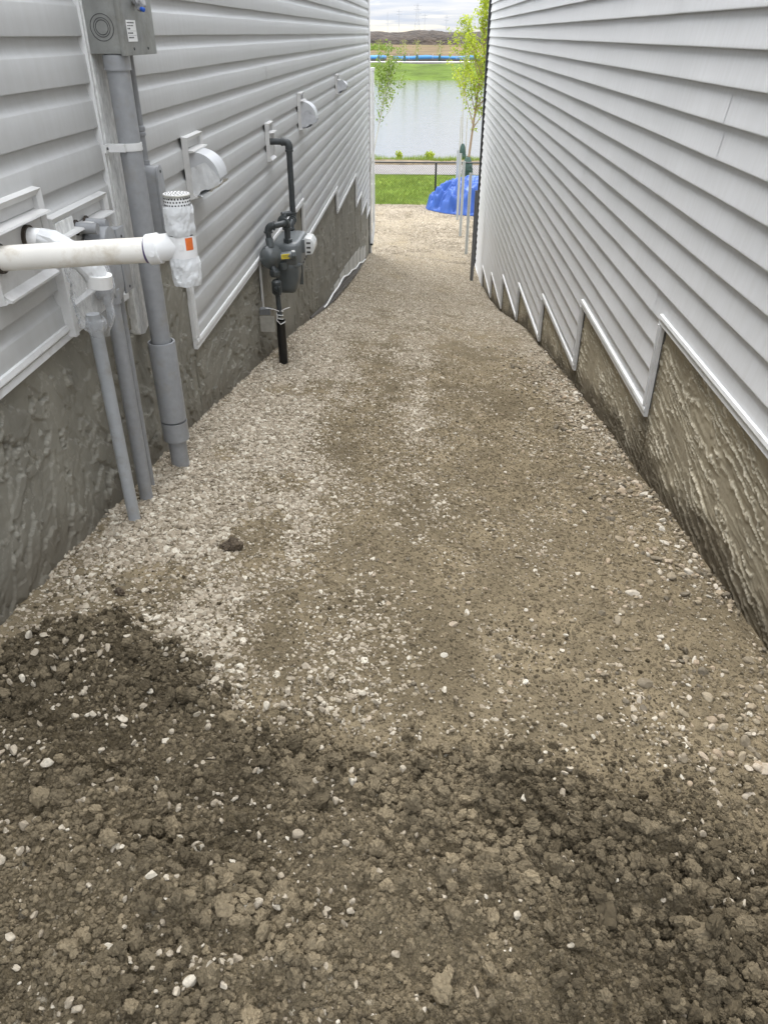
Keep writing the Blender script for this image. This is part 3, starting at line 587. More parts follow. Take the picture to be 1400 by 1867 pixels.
LH = house('left house with pale grey double-ridged siding, stepped trim and pipe fittings', 1, -1.063, -1.0, 16.50,
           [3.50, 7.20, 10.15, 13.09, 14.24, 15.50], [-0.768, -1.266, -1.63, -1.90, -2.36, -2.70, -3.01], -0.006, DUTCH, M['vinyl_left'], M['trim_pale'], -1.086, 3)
RH = house('right house with pale grey lap siding and low stepped white trim', -1, 1.17, -1.0, 17.02,
           [3.68, 5.54, 7.35, 9.24, 11.12, 12.93, 14.85], [-1.178, -1.655, -2.135, -2.545, -2.945, -3.38, -3.75, -4.25], -0.049, LAP, M['vinyl_right'], M['trim_pale'], 1.192, 5)
def parging(parent, side, xp, y0, y1, top, bot, kind, mat):
    """real relief: torn trowel skins a few millimetres thick; fine near the camera, coarser far off"""
    ys = np.concatenate([np.arange(y0, 1.3, 0.05), np.arange(1.3, 4.2, 0.0046), np.arange(4.2, 8, 0.014), np.arange(8, y1, 0.05), [y1]])
    T = np.linspace(0, 1, 200); org = ORG[parent.name]
    zt = np.array([top(y) for y in ys]); zb_ = np.array([bot(y) for y in ys])
    Y = np.repeat(ys[:, None], len(T), 1); Z = zb_[:, None] + (zt - zb_)[:, None] * T[None, :]
    rg = np.random.default_rng(5 if kind == 'left' else 9)
    H = 0.006 * (fbm(Y * 2.2, Z * 2.2, 3, 89) - 0.5); CR = np.zeros_like(H)
    rag = (fbm(Y * 38, Z * 38, 3, 83, 0.62) - 0.5) * 2; rag2 = (fbm(Y * 9, Z * 9, 2, 84) - 0.5) * 2
    if kind == 'left': ns_ = [(2600, 1.3, 6.0), (900, 6.0, 16.4)]
    else: ns_ = [(260, 1.3, 4.6), (200, 4.6, 16.9)]
    for cnt_, ya_, yb_ in ns_:
        cy_ = rg.uniform(ya_, yb_, cnt_); u_ = rg.uniform(-0.05, 1.05, cnt_)
        for k in range(cnt_):                              # one pass of the trowel after another
            zb1, zt1 = np.interp(cy_[k], ys, zb_), np.interp(cy_[k], ys, zt); cz_ = zb1 + (zt1 - zb1) * u_[k]
            if kind == 'left':
                L_ = rg.uniform(0.03, 0.12); W_ = L_ * rg.uniform(0.22, 0.5); an = 0.9 + 1.5 * math.sin(cy_[k] * 1.7 + cz_ * 2.3) + rg.normal(0, 0.45); th = rg.choice([0.0025, 0.0075, 0.0130], p=[0.30, 0.40, 0.30]); rs_ = 0.60
            else:
                L_ = rg.uniform(0.07, 0.30); W_ = rg.uniform(0.007, 0.022); an = 0.19 + rg.normal(0, 0.05); th = rg.uniform(0.0025, 0.0066); rs_ = 0.45
            i0, i1 = np.searchsorted(ys, [cy_[k] - L_ * 1.25, cy_[k] + L_ * 1.25])
            if i1 - i0 < 2: continue
            dy_, dz_ = Y[i0:i1] - cy_[k], Z[i0:i1] - cz_; c_, s_ = math.cos(an), math.sin(an); p_, q_ = (dy_ * c_ + dz_ * s_) / L_, (-dy_ * s_ + dz_ * c_) / W_
            r_ = (p_ ** 4 + q_ ** 4) ** 0.25 + rs_ * rag[i0:i1] * (0.35 + 0.65 * np.clip(p_ + 0.5, 0, 1)) + 0.25 * rag2[i0:i1]
            m_ = sstep(1.0, 0.88, r_); hl_ = H[i0:i1]; mean_ = float(hl_[m_ > 0.5].mean()) if (m_ > 0.5).any() else 0.0
            prof_ = th * (0.45 + 0.55 * np.clip(p_ * 0.5 + 0.5, 0, 1) + (0.5 * np.clip(np.abs(q_) - 0.45, 0, 1) if kind == 'right' else 0.0))
            H[i0:i1] = hl_ * (1 - m_) + m_ * (mean_ * 0.42 + hl_ * 0.10 + prof_)
            lip = m_ * sstep(0.74, 0.90, r_) * (np.clip(p_ + 0.6, 0, 1) if kind == 'left' else sstep(0.2, 0.6, np.abs(q_)))
            CR[i0:i1] = np.maximum(CR[i0:i1] * (1 - m_), lip)
            if kind == 'right': H[i0:i1] += lip * 0.0028
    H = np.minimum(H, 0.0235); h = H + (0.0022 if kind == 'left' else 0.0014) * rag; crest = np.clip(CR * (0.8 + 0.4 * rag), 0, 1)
    if kind == 'right':                                  # long torn ridges dragged along the wall
        c, s = math.cos(0.19), math.sin(0.19); p = Y * c + Z * s; q = -Y * s + Z * c
        rg2 = fbm(p * 42, q * 52, 3, 93, 0.6); ph = q * 17 + 3.0 * fbm(p * 1.9, q * 9, 4, 71, 0.55) + 0.5 * fbm(p * 14, q * 20, 3, 72) + 0.42 * rg2; sw = ph - np.floor(ph)
        ph2 = q * 25 - 3.4 * fbm(p * 2.3 + 7, q * 8, 3, 91) + 0.5 * rg2; sw2 = ph2 - np.floor(ph2)
        m1 = sstep(0.36, 0.55, fbm(p * 2.8, q * 10, 4, 97, 0.6)); m2 = sstep(0.44, 0.60, fbm(p * 3.6 + 5, q * 11, 4, 98, 0.6))
        h = 0.35 * h + 0.0080 * m1 * sw ** 2.8 + 0.0060 * m2 * sw2 ** 3.2 + 0.0022 * (rg2 - 0.5)
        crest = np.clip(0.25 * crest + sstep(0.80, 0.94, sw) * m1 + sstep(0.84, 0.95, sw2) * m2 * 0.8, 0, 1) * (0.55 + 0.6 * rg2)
    damp_shade = sstep(0.16, 0.02, (Z - zb_[:, None] - 0.22) + 0.10 * (fbm(Y * 4, Z * 4, 4, 111) - 0.5) * 2)
    if kind == 'right': damp_shade = np.maximum(damp_shade, 0.7 * sstep(0.05, -0.08, np.abs(Y - 3.75) * 0.55 - 0.10 + (Z + 1.80) * 0.65 + 0.06 * (fbm(Y * 5, Z * 5, 3, 113) - 0.5)))
    V = np.stack([np.full_like(Y, xp) + side * h - org.x, Y - org.y, Z - org.z], -1).reshape(-1, 3)
    F = grid_faces(len(ys), len(T)); F = F[:, ::-1] if side > 0 else F
    me = np_mesh('foundation', V, F); attr(me, 'relief', np.clip(crest, 0, 1)); attr(me, 'damp', np.clip(damp_shade, 0, 1) * (0.85 if kind == 'right' else 0.6))
    return link('foundation', me, mat, parent)
def step_top(ysteps, zsteps):
    return lambda y: zsteps[int(np.searchsorted(ysteps, y, side='right'))] + 0.03
lt = step_top([3.50, 7.20, 10.15, 13.09, 14.24, 15.50], [-0.768, -1.266, -1.63, -1.90, -2.36, -2.70, -3.01])
rt = step_top([3.68, 5.54, 7.35, 9.24, 11.12, 12.93, 14.85], [-1.178, -1.655, -2.135, -2.545, -2.945, -3.38, -3.75, -4.25])
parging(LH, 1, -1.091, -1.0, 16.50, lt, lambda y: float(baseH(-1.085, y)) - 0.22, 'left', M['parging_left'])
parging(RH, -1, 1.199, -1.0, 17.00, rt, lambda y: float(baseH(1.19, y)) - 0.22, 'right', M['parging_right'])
# corners
MB().box(-1.12, -1.040, 16.545, 16.64, -4.3, 3.6).build('corner_post', M['trim_white'], LH, bevel=0.004)
MB().box(-1.12, -1.074, 16.49, 16.546, -4.3, 3.6).build('corner_gap', M['dark_gap'], LH, smooth=False)  # dark filler paints the shade in the recess beside the post
MB().box(1.135, 1.25, 17.045, 17.12, -5.2, 3.6).build('corner_post', M['trim_black'], RH, bevel=0.004)
MB().box(1.178, 1.25, 16.99, 17.046, -5.2, 3.6).build('corner_gap', M['dark_gap'], RH, smooth=False)  # same painted shade strip at the right corner
for (xa, xb_, t0) in ((-7.6, -1.12, LH), (1.25, 7.7, RH)):
    yr = 16.62 if t0 is LH else 17.10
    MB().box(xa, xb_, yr - 0.06, yr, -5.2, 3.6).build('rear_wall', M['vinyl_left'], t0, smooth=False)
# pale unfinished boards low on the left foundation, with a curled white edge over black membrane
def lg(y): return float(baseH(-1.085, y))
tops = [0.30, 0.40, 0.48, 0.52, 0.55, 0.56, 0.50, 0.44]
for i, h in enumerate(tops):
    a = 9.6 + i * 0.72; b = a + 0.66
    MB().prism([(a, lg(a) + 0.05), (b, lg(b) + 0.05), (b, lg(b) + h * 0.62), (a, lg(a) + h * 0.55)], 0, -1.083, -1.078).build('lath_board', M['lath_pale'], LH, smooth=False)
dm = thing('drainage_membrane', (-1.05, 8.0, lg(8.0)), 'black ribbed drainage membrane with curled white edge along left foundation', 'membrane')
yy = np.linspace(7.4, 15.2, 40)
for j in range(5):
    w_ = lambda y: 0.12 + 0.75 * math.sin((y - 7.4) / 7.8 * math.pi) ** 1.5
    MB().tube([(-1.076 + 0.010 * j * w_(y), y, lg(y) + 0.115 * w_(y) - 0.023 * j * w_(y) + 0.010) for y in yy], 0.0060, 6).build('rib', M['membrane_black'], dm)
MB().tube([(-1.066, y, lg(y) + 0.150 * (0.12 + 0.78 * math.sin((y - 7.4) / 7.8 * math.pi) ** 1.5) + 0.025 * math.sin(y * 3.1) * math.sin(y * 1.3)) for y in np.linspace(8.4, 15.0, 60)], 0.011, 8).build('edge_bead', M['wire_white'], dm)

# ------------------------------------------------------------------ fittings on the left house
def ring_frame(mb, x0, x1, ya, yb, za, zb_, w):
    mb.box(x0, x1, ya, yb, zb_ - w, zb_).box(x0, x1, ya, yb, za, za + w).box(x0, x1, ya, ya + w, za + w, zb_ - w).box(x0, x1, yb - w, yb, za + w, zb_ - w)
def mount_block(name, label, ya, yb, za, zb_, group='siding mounting blocks'):
    """siding block: sloped flange all round, a hollow channel at the top, a projecting lip and the flat plate"""
    t = thing(name, (-1.063, (ya + yb) / 2, za), label, 'mounting block', group)
    xo, w = -1.064, 0.020
    fl = MB()                                # flange, sloping out to its inner edge
    def quad_strip(p0, p1, q0, q1): fl.add([p0, p1, q1, q0], [(0, 1, 2, 3)])
    A = [(xo, ya, za), (xo, yb, za), (xo, yb, zb_), (xo, ya, zb_)]; s = 0.020
    B = [(xo + 0.026, ya + 0.004, za + 0.004), (xo + 0.026, yb - 0.004, za + 0.004), (xo + 0.026, yb - 0.004, zb_ - 0.004), (xo + 0.026, ya + 0.004, zb_ - 0.004)]
    C = [(xo + 0.017, ya + s, za + s), (xo + 0.017, yb - s, za + s), (xo + 0.017, yb - s, zb_ - s), (xo + 0.017, ya + s, zb_ - s)]
    D = [(xo + 0.001, p[1], p[2]) for p in C]
    for i in range(4):
        j = (i + 1) % 4; quad_strip(A[i], A[j], B[i], B[j]); quad_strip(B[i], B[j], C[i], C[j]); quad_strip(C[i], C[j], D[i], D[j])
    fl.build('flange', M['block_vinyl'], t, smooth=False)
    lipz = zb_ - s - 0.034
    MB().box(xo + 0.001, xo + 0.014, ya + s, yb - s, za + s, lipz - 0.006).build('plate', M['block_vinyl'], t, smooth=False, bevel=0.002)
    MB().prism([(xo + 0.001, lipz), (xo + 0.044, lipz - 0.004), (xo + 0.046, lipz - 0.009), (xo + 0.010, lipz - 0.016)], 1, ya + s, yb - s + 0.006).build('lip', M['block_vinyl'], t, smooth=False)
    MB().box(xo + 0.001, xo + 0.004, ya + s, yb - s, lipz + 0.001, zb_ - s).build('channel', M['block_vinyl'], t, smooth=False)
    MB().prism([(xo + 0.012, za + s * 0.3), (xo + 0.036, za + s * 0.2), (xo + 0.036, za + s * 0.5), (xo + 0.012, za + s + 0.006)], 1, ya + s, yb - s).build('lower_lip', M['block_vinyl'], t, smooth=False)
    return t
mount_block('mounting_block', 'pale mounting block carrying the two white plastic pipes', 1.86, 2.195, -0.585, -0.352)
mount_block('mounting_block', 'pale mounting block behind the white pipe, with small grey stubs', 2.215, 2.655, -0.70, -0.440)
# lower rough board with trim, between siding and pipes
t = thing('backing_board', (-1.05, 2.4, -0.78), 'rough weathered board with trim behind the three thin grey conduits', 'board')
MB().box(-1.085, -1.048, 2.235, 2.645, -0.775, -0.705).build('board', M['board_rough'], t, bevel=0.003)
MB().box(-1.085, -1.040, 2.235, 2.36, -0.704, -0.46).build('board_face', M['board_rough'], t, bevel=0.003)
MB().box(-1.085, -1.036, 2.208, 2.234, -0.782, -0.55).build('trim_strip', M['trim_pale'], t, smooth=False, bevel=0.002)
MB().box(-1.085, -1.034, 2.560, 2.680, -0.800, -0.777).build('trim_strip', M['trim_pale'], t, smooth=False, bevel=0.002)
# tall utility board
t = thing('utility_board', (-1.06, 2.78, -0.98), 'tall rough grey board behind the thick conduit and the meter box', 'board')
MB().prism([(2.757, 0.42), (2.757, -0.945), (2.768, -0.966), (2.82, -0.978), (2.915, -0.95), (2.915, 0.42)], 0, -1.090, -1.050).build('board', M['board_rough'], t, bevel=0.003)
MB().box(-1.088, -1.055, 2.742, 2.756, -0.765, 0.42).build('trim_strip', M['trim_pale'], t, smooth=False, bevel=0.003)
MB().box(-1.088, -1.055, 2.916, 2.930, -0.765, 0.42).build('trim_strip', M['trim_pale'], t, smooth=False, bevel=0.003)
# electrical box
t = thing('electrical_box', (-0.985, 2.88, -0.055), 'grey steel electrical box with label and round knockout on left wall', 'electrical box')
MB().box(-1.0495, -0.943, 2.754, 3.070, -0.055, 0.42).build('body', M['galv_steel'], t, bevel=0.004)
MB().box(-0.951, -0.9355, 2.749, 3.075, -0.060, 0.42).build('cover', M['galv_steel'], t, bevel=0.003)
kz, kx = 0.016, -1.000
kn = MB()
for r in (0.036, 0.0255, 0.0195):
    kn.tube([(kx + r * math.cos(a), 2.7535, kz + r * math.sin(a) * 1.0) for a in np.linspace(0, 2 * math.pi, 33)], 0.0011, 6, cap=False)
kn.build('knockout_rings', M['ink'], t)
lb = MB().box(-0.9352, -0.9344, 2.790, 2.880, -0.022, 0.036).build('label', M['paper_white'], t, smooth=False)
rr = random.Random(4); ik = MB()
for zz, hh, segs in ((0.029, 0.0035, 6), (0.021, 0.0030, 5), (0.013, 0.0045, 2), (0.001, 0.0040, 4), (-0.011, 0.0040, 4)):
    y_ = 2.797
    for _ in range(segs):
        w_ = rr.uniform(0.006, 0.0115); ik.box(-0.9343, -0.9341, y_, y_ + w_, zz - hh / 2, zz + hh / 2); y_ += w_ + rr.uniform(0.002, 0.004)
for zz in (0.0065, -0.0055): ik.box(-0.9343, -0.9341, 2.796, 2.874, zz, zz + 0.0006)
ik.build('print', M['ink'], lb, smooth=False)
for (y_, z_) in ((2.835, -0.042), (2.98, -0.042)): MB().lathe([(0.0042, 0), (0.0042, 0.002), (0.002, 0.003)], (-0.9355, y_, z_), (1, 0, 0), 10).build('screw', M['ink'], t)
bl = MB().tube([(-0.935, 2.90, 0.11), (-0.916, 2.89, 0.090), (-0.911, 2.885, 0.075), (-0.916, 2.88, 0.062)], [0.02, 0.024, 0.018, 0.010], 9).build('seal_wad', M['plastic_wad'], t, smooth=False)
MB().lathe([(0.0065, 0), (0.0065, 0.012), (0.004, 0.014)], (-0.905, 2.868, 0.066), (0.8, -0.5, -0.2), 12).build('blue_cap', M['blue_cap'], bl)
# thick conduit
GZ = lambda x, y: float(fullH(np.array([x]), np.array([y]), False)[0])
t = thing('conduit', (-0.985, 2.795, -1.53), 'thick grey plastic conduit with wide sleeve running from box to gravel', 'conduit')
MB().lathe([(0.0365, -1.62), (0.0365, -0.056)], (-0.985, 2.795, 0), n=36).build('pipe', M['pvc_grey'], t)
MB().lathe([(0.036, -0.1), (0.0425, -0.1), (0.0425, -0.058), (0.036, -0.058)], (-0.985, 2.795, 0), n=36).build('collar', M['pvc_grey'], t)
MB().lathe([(0.0405, -1.325), (0.0515, -1.325), (0.0515, -1.004), (0.0505, -1.000), (0.0445, -1.000), (0.0440, -1.010), (0.0440, -1.04), (0.0405, -1.04), (0.0405, -1.325)], (-0.985, 2.795, 0), n=40, cap=False).build('sleeve', M['pvc_grey'], t)
MB().lathe([(0.0365, -1.333), (0.0520, -1.333), (0.0520, -1.412), (0.0365, -1.415)], (-0.985, 2.795, 0), n=40).build('lower_collar', M['pvc_grey'], t)
st_ = MB().lathe([(0.0368, -0.012), (0.0392, -0.012), (0.0402, -0.006), (0.0392, 0), (0.0402, 0.006), (0.0392, 0.012), (0.0368, 0.012)], (-0.985, 2.795, -0.322), n=36, cap=False)
st_.box(-1.046, -0.985, 2.742, 2.7575, -0.334, -0.310).box(-1.046, -1.040, 2.715, 2.745, -0.334, -0.310)
sp = st_.build('strap', M['trim_pale'], t, smooth=True)
MB().lathe([(0.0045, 0), (0.004, 0.004)], (-1.040, 2.728, -0.322), (1, 0, 0), 8).build('screw', M['ink'], sp)
# thin conduit and its access body
t = thing('thin_conduit', (-1.02, 3.03, -0.70), 'thin grey conduit with long oval access body beside the thick one', 'conduit')
MB().lathe([(0.0125, -0.42), (0.0125, -0.056)], (-1.02, 3.03, 0), n=20).build('pipe', M['pvc_grey'], t)
MB().lathe([(0.0125, -0.315), (0.0165, -0.312), (0.0165, -0.303), (0.014, -0.30), (0.0165, -0.297), (0.0165, -0.285), (0.0125, -0.28)], (-1.02, 3.03, 0), n=20).build('coupling', M['pvc_grey'], t)
MB().lathe([(0.0125, -0.43), (0.0155, -0.43), (0.0155, -0.395), (0.0125, -0.393)], (-1.02, 3.03, 0), n=20).build('hub', M['pvc_grey'], t)
def stadium(cy, cz, hw, hl, n=10):
    return [(cy + hw * math.cos(a), cz + hl - hw + hw * math.sin(a)) for a in np.linspace(0, math.pi, n)] + [(cy + hw * math.cos(a), cz - hl + hw + hw * math.sin(a)) for a in np.linspace(math.pi, 2 * math.pi, n)]
MB().prism(stadium(3.015, -0.555, 0.034, 0.145), 0, -1.045, -0.975).build('access_body', M['pvc_grey'], t, bevel=0.004)
cv = MB().prism(stadium(3.015, -0.555, 0.036, 0.147), 0, -0.9748, -0.966).build('cover', M['pvc_grey'], t, bevel=0.003)
for z_ in (-0.43, -0.68): MB().lathe([(0.0055, 0), (0.0045, 0.0025)], (-0.966, 3.015, z_), (1, 0, 0), 10).build('screw', M['ink'], cv)
# grey junction boxes and three thin pipes below
t = thing('junction_box', (-1.0, 2.5, -0.73), 'grey plastic junction box with screwed cover above thin conduits', 'junction box')
MB().prism(stadium(2.455, -0.625, 0.050, 0.115), 0, -1.040, -0.975).build('body', M['pvc_grey'], t, bevel=0.004)
MB().box(-1.04, -0.985, 2.520, 2.585, -0.735, -0.535).build('side_body', M['pvc_grey'], t, bevel=0.008)
cv = MB().box(-0.9848, -0.977, 2.517, 2.588, -0.738, -0.532).build('cover', M['pvc_grey'], t, bevel=0.003)
for z_ in (-0.56, -0.645, -0.722): MB().lathe([(0.005, 0), (0.004, 0.0025)], (-0.977, 2.553, z_), (1, 0, 0), 10).build('screw', M['ink'], cv)
for (y_, z_) in ((2.395, -0.502), (2.475, -0.505)):
    s_ = MB().tube([(-1.052, y_, z_), (-0.985, y_, z_ - 0.003)], 0.0165, 16).build('stub', M['pvc_grey'], t); MB().tube([(-1.0525, y_, z_), (-1.048, y_, z_)], 0.023, 16).build('hole_rim', M['sealant_dark'], s_)
def riser(x, y, r, z1, zg, label, mat, lean=0.0):
    t_ = thing('conduit', (x, y, zg), label, 'conduit'); MB().tube([(x, y - lean, zg - 0.08), (x, y, (zg + z1) / 2), (x, y + lean, z1)], r, 22).build('pipe', M[mat], t_)
    return t_
c1_ = riser(-0.98, 2.226, 0.0205, -0.715, -1.40, 'nearest pale grey conduit rising from gravel into a clear plastic bag', 'pvc_grey_pale')
c2_ = riser(-1.0, 2.425, 0.0235, -0.725, -1.43, 'middle grey conduit of the three rising to the junction box', 'pvc_grey', 0.012)
c3_ = riser(-1.025, 2.555, 0.0135, -0.73, -1.46, 'thinnest grey conduit of the three, closest to the foundation', 'pvc_grey', 0.014)
MB().tube([(-1.0, 2.437, -0.745), (-1.0, 2.437, -0.70)], 0.029, 22).build('hub', M['pvc_grey'], c2_)
# clear bag round the top of the first conduit
def crumple(mb_name, prof, c, mat, parent, amp, seed, n=40, squash=1.0, smooth=False, rows=26):
    """sleeve around a vertical axis with pinched creases"""
    hs = np.linspace(prof[0][1], prof[-1][1], rows); rs = np.interp(hs, [p[1] for p in prof], [p[0] for p in prof]); org = ORG[parent.name]
    A, Hh = np.meshgrid(np.linspace(0, 2 * math.pi, n, endpoint=False), hs); Rr = np.repeat(rs[:, None], n, 1)
    cx_, sx_ = np.cos(A), np.sin(A)
    nn = np.abs(fbm(cx_ * 2.2 + 7 + Hh * 24, sx_ * 2.2 + 5 - Hh * 13, 3, seed) - 0.5) * 2 + 0.5 * np.abs(fbm(cx_ * 4 + 3 - Hh * 30, sx_ * 4 + Hh * 40, 2, seed + 3) - 0.5) * 2
    Rr = Rr * (1 + amp * (nn - 0.35)); Hh = Hh + amp * 0.04 * (fbm(cx_ * 3 + 9, sx_ * 3 + 2, 2, seed + 9) - 0.5) * (np.abs(Hh - hs.mean()) > (hs.max() - hs.min()) * 0.3)
    V = np.stack([c[0] + Rr * cx_ - org.x, c[1] + Rr * sx_ * squash - org.y, c[2] + Hh - org.z], -1).reshape(-1, 3)
    i = np.arange(rows * n).reshape(rows, n); j = np.roll(i, -1, 1); F = np.stack([i[:-1], j[:-1], j[1:], i[1:]], -1).reshape(-1, 4)
    me = np_mesh(mb_name, V, F, smooth)
    return link(mb_name, me, M[mat], parent)
bg = thing('plastic_bag', (-0.965, 2.20, -0.745), 'crumpled clear plastic bag tied over the top of the nearest conduit', 'plastic bag')
crumple('bag', [(0.024, -0.035), (0.028, -0.02), (0.045, 0.0), (0.052, 0.03), (0.058, 0.09), (0.056, 0.15), (0.046, 0.195), (0.03, 0.215)], (-0.955, 2.195, -0.735), 'clear_bag', bg, 0.42, 5, 48, smooth=True)
crumple('knot', [(0.022, -0.02), (0.030, -0.01), (0.026, 0.006), (0.02, 0.014)], (-0.972, 2.215, -0.735), 'clear_bag', bg, 0.6, 8, 30, smooth=True, rows=12)
# long white vent pipe with tee
vp = thing('vent_pipe', (-0.85, 1.915, -0.47), 'long cream white plastic pipe with taped tee and perforated cap', 'vent pipe')
P0, P1 = Vector((-1.052, 1.909, -0.4765)), Vector((-0.672, 1.921, -0.4535)); ax = (P1 - P0).normalized()
MB().tube([P0, P1], 0.0305, 36).build('pipe', M['pvc_cream'], vp)
MB().tube([P0 + ax * 0.001, P0 + ax * 0.010], 0.0365, 30).build('sealant', M['sealant_dark'], vp, smooth=False)
MB().tube([P1 - ax * 0.006, P1 + ax * 0.001], 0.0314, 30).build('primer_ring', M['purple_primer'], vp)
E0 = P1; tee = Vector((-0.585, 1.922, -0.440))
el = MB().lathe([(0.0305, 0), (0.0362, 0.001), (0.0368, 0.003), (0.0368, 0.0285), (0.0355, 0.030), (0.0322, 0.0305), (0.0318, 0.060), (0.0315, 0.088)], E0, (tee - E0).normalized(), 36).build('elbow', M['pvc_white'], vp, angle=18)
MB().lathe([(0.0072, 0), (0.0072, 0.0012)], E0 + Vector((0.018, -0.0368, -0.002)), (0, -1, 0), 16).build('boss', M['pvc_white'], el)
tb = MB().lathe([(0.0325, -0.062), (0.0330, -0.055), (0.0330, 0.050), (0.0325, 0.055)], tee, (0, 0, 1), 36).build('tee', M['pvc_white'], vp)
MB().lathe([(0.0072, 0), (0.0072, 0.0012)], tee + Vector((0.004, -0.0329, 0.0)), (0, -1, 0), 16).build('boss', M['pvc_white'], tb)
MB().lathe([(0.0333, 0.024), (0.0338, 0.0255), (0.0333, 0.027)], tee, (0, 0, 1), 36, cap=False).build('primer_ring', M['ink'], vp)
# sticker bent round the tee
a0, a1, rr_ = R(-62), R(-28), 0.0336
sv = [(tee.x + rr_ * math.cos(a), tee.y + rr_ * math.sin(a), tee.z + z_) for z_ in (-0.008, 0.021) for a in np.linspace(a0, a1, 7)]
MB().add(sv, [(i, i + 1, 8 + i, 7 + i) for i in range(6)]).build('orange_sticker', M['orange_label'], vp)
MB().lathe([(0.0305, 0.05), (0.0305, 0.118)], tee, (0, 0, 1), 30).build('upper_pipe', M['pvc_white'], vp)
MB().lathe([(0.0305, -0.095), (0.0305, -0.05)], tee, (0, 0, 1), 30).build('lower_pipe', M['pvc_white'], vp)
crumple('upper_tape', [(0.0335, 0.022), (0.036, 0.035), (0.0345, 0.06), (0.036, 0.078), (0.034, 0.092)], tee, 'tape_white', vp, 0.16, 21, 34, smooth=False, rows=16)
crumple('lower_tape', [(0.034, -0.096), (0.036, -0.085), (0.0355, -0.06), (0.037, -0.045), (0.034, -0.028)], tee, 'tape_white', vp, 0.16, 33, 34, smooth=False, rows=16)
cap = MB().lathe([(0.0300, 0.086), (0.0305, 0.112), (0.0322, 0.1125), (0.0322, 0.1155), (0.028, 0.1175), (0.0, 0.1178)], tee, (0, 0, 1), 40).build('perforated_cap', M['mesh_steel'], vp)
hl = MB()
for rw, zz in enumerate((0.094, 0.1015, 0.1085)):
    for k in range(26):
        a = 2 * math.pi * (k + 0.5 * (rw % 2)) / 26; d = Vector((math.cos(a), math.sin(a), 0)); hl.lathe([(0.0021, -0.0005), (0.0021, 0.0006)], tee + d * 0.0304 + Vector((0, 0, zz)), d, 7)
for rad, cnt_ in ((0.025, 18), (0.018, 13), (0.011, 8), (0.004, 3)):
    for k in range(cnt_):
        a = 2 * math.pi * (k + rad * 37) / cnt_; hl.lathe([(0.0019, -0.0005), (0.0019, 0.0005)], tee + Vector((rad * math.cos(a), rad * math.sin(a), 0.1179)), (0, 0, 1), 7)
tag(hl.build('holes', M['hole_dark'], cap), kind='stuff')  # flat dark discs on the cap, shade of the perforations put into colour
# second, short pipe with tape
vp = thing('vent_pipe', (-0.95, 2.08, -0.46), 'short white taped pipe bending downward behind the long cream pipe', 'vent pipe')
pts = [Vector(p) for p in ((-1.052, 2.076, -0.463), (-1.015, 2.077, -0.466), (-0.985, 2.078, -0.474), (-0.960, 2.079, -0.488), (-0.935, 2.080, -0.506), (-0.912, 2.081, -0.526), (-0.893, 2.082, -0.548), (-0.884, 2.082, -0.572))]
MB().tube(pts, 0.0280, 28).build('pipe', M['pvc_white'], vp)
MB().tube([(-1.0525, 2.076, -0.463), (-1.040, 2.076, -0.463)], 0.0335, 26).build('sealant', M['sealant_dark'], vp, smooth=False)
MB().lathe([(0.031, 0), (0.0345, 0.0), (0.0345, 0.034), (0.031, 0.034)], (-0.881, 2.082, -0.592), (0.12, 0, 1), 28).build('hub', M['pvc_white'], vp)
org_ = ORG[vp.name]; tp = MB().tube([p for p in pts[1:8]], [0.0305, 0.032, 0.0305, 0.0325, 0.031, 0.0325, 0.0305], 18)
tp.v = [tuple(Vector(p) + Vector((random.uniform(-1, 1), random.uniform(-1, 1), random.uniform(-1, 1))) * 0.0018) for p in tp.v]; tp.build('tape', M['tape_white'], vp, smooth=False)

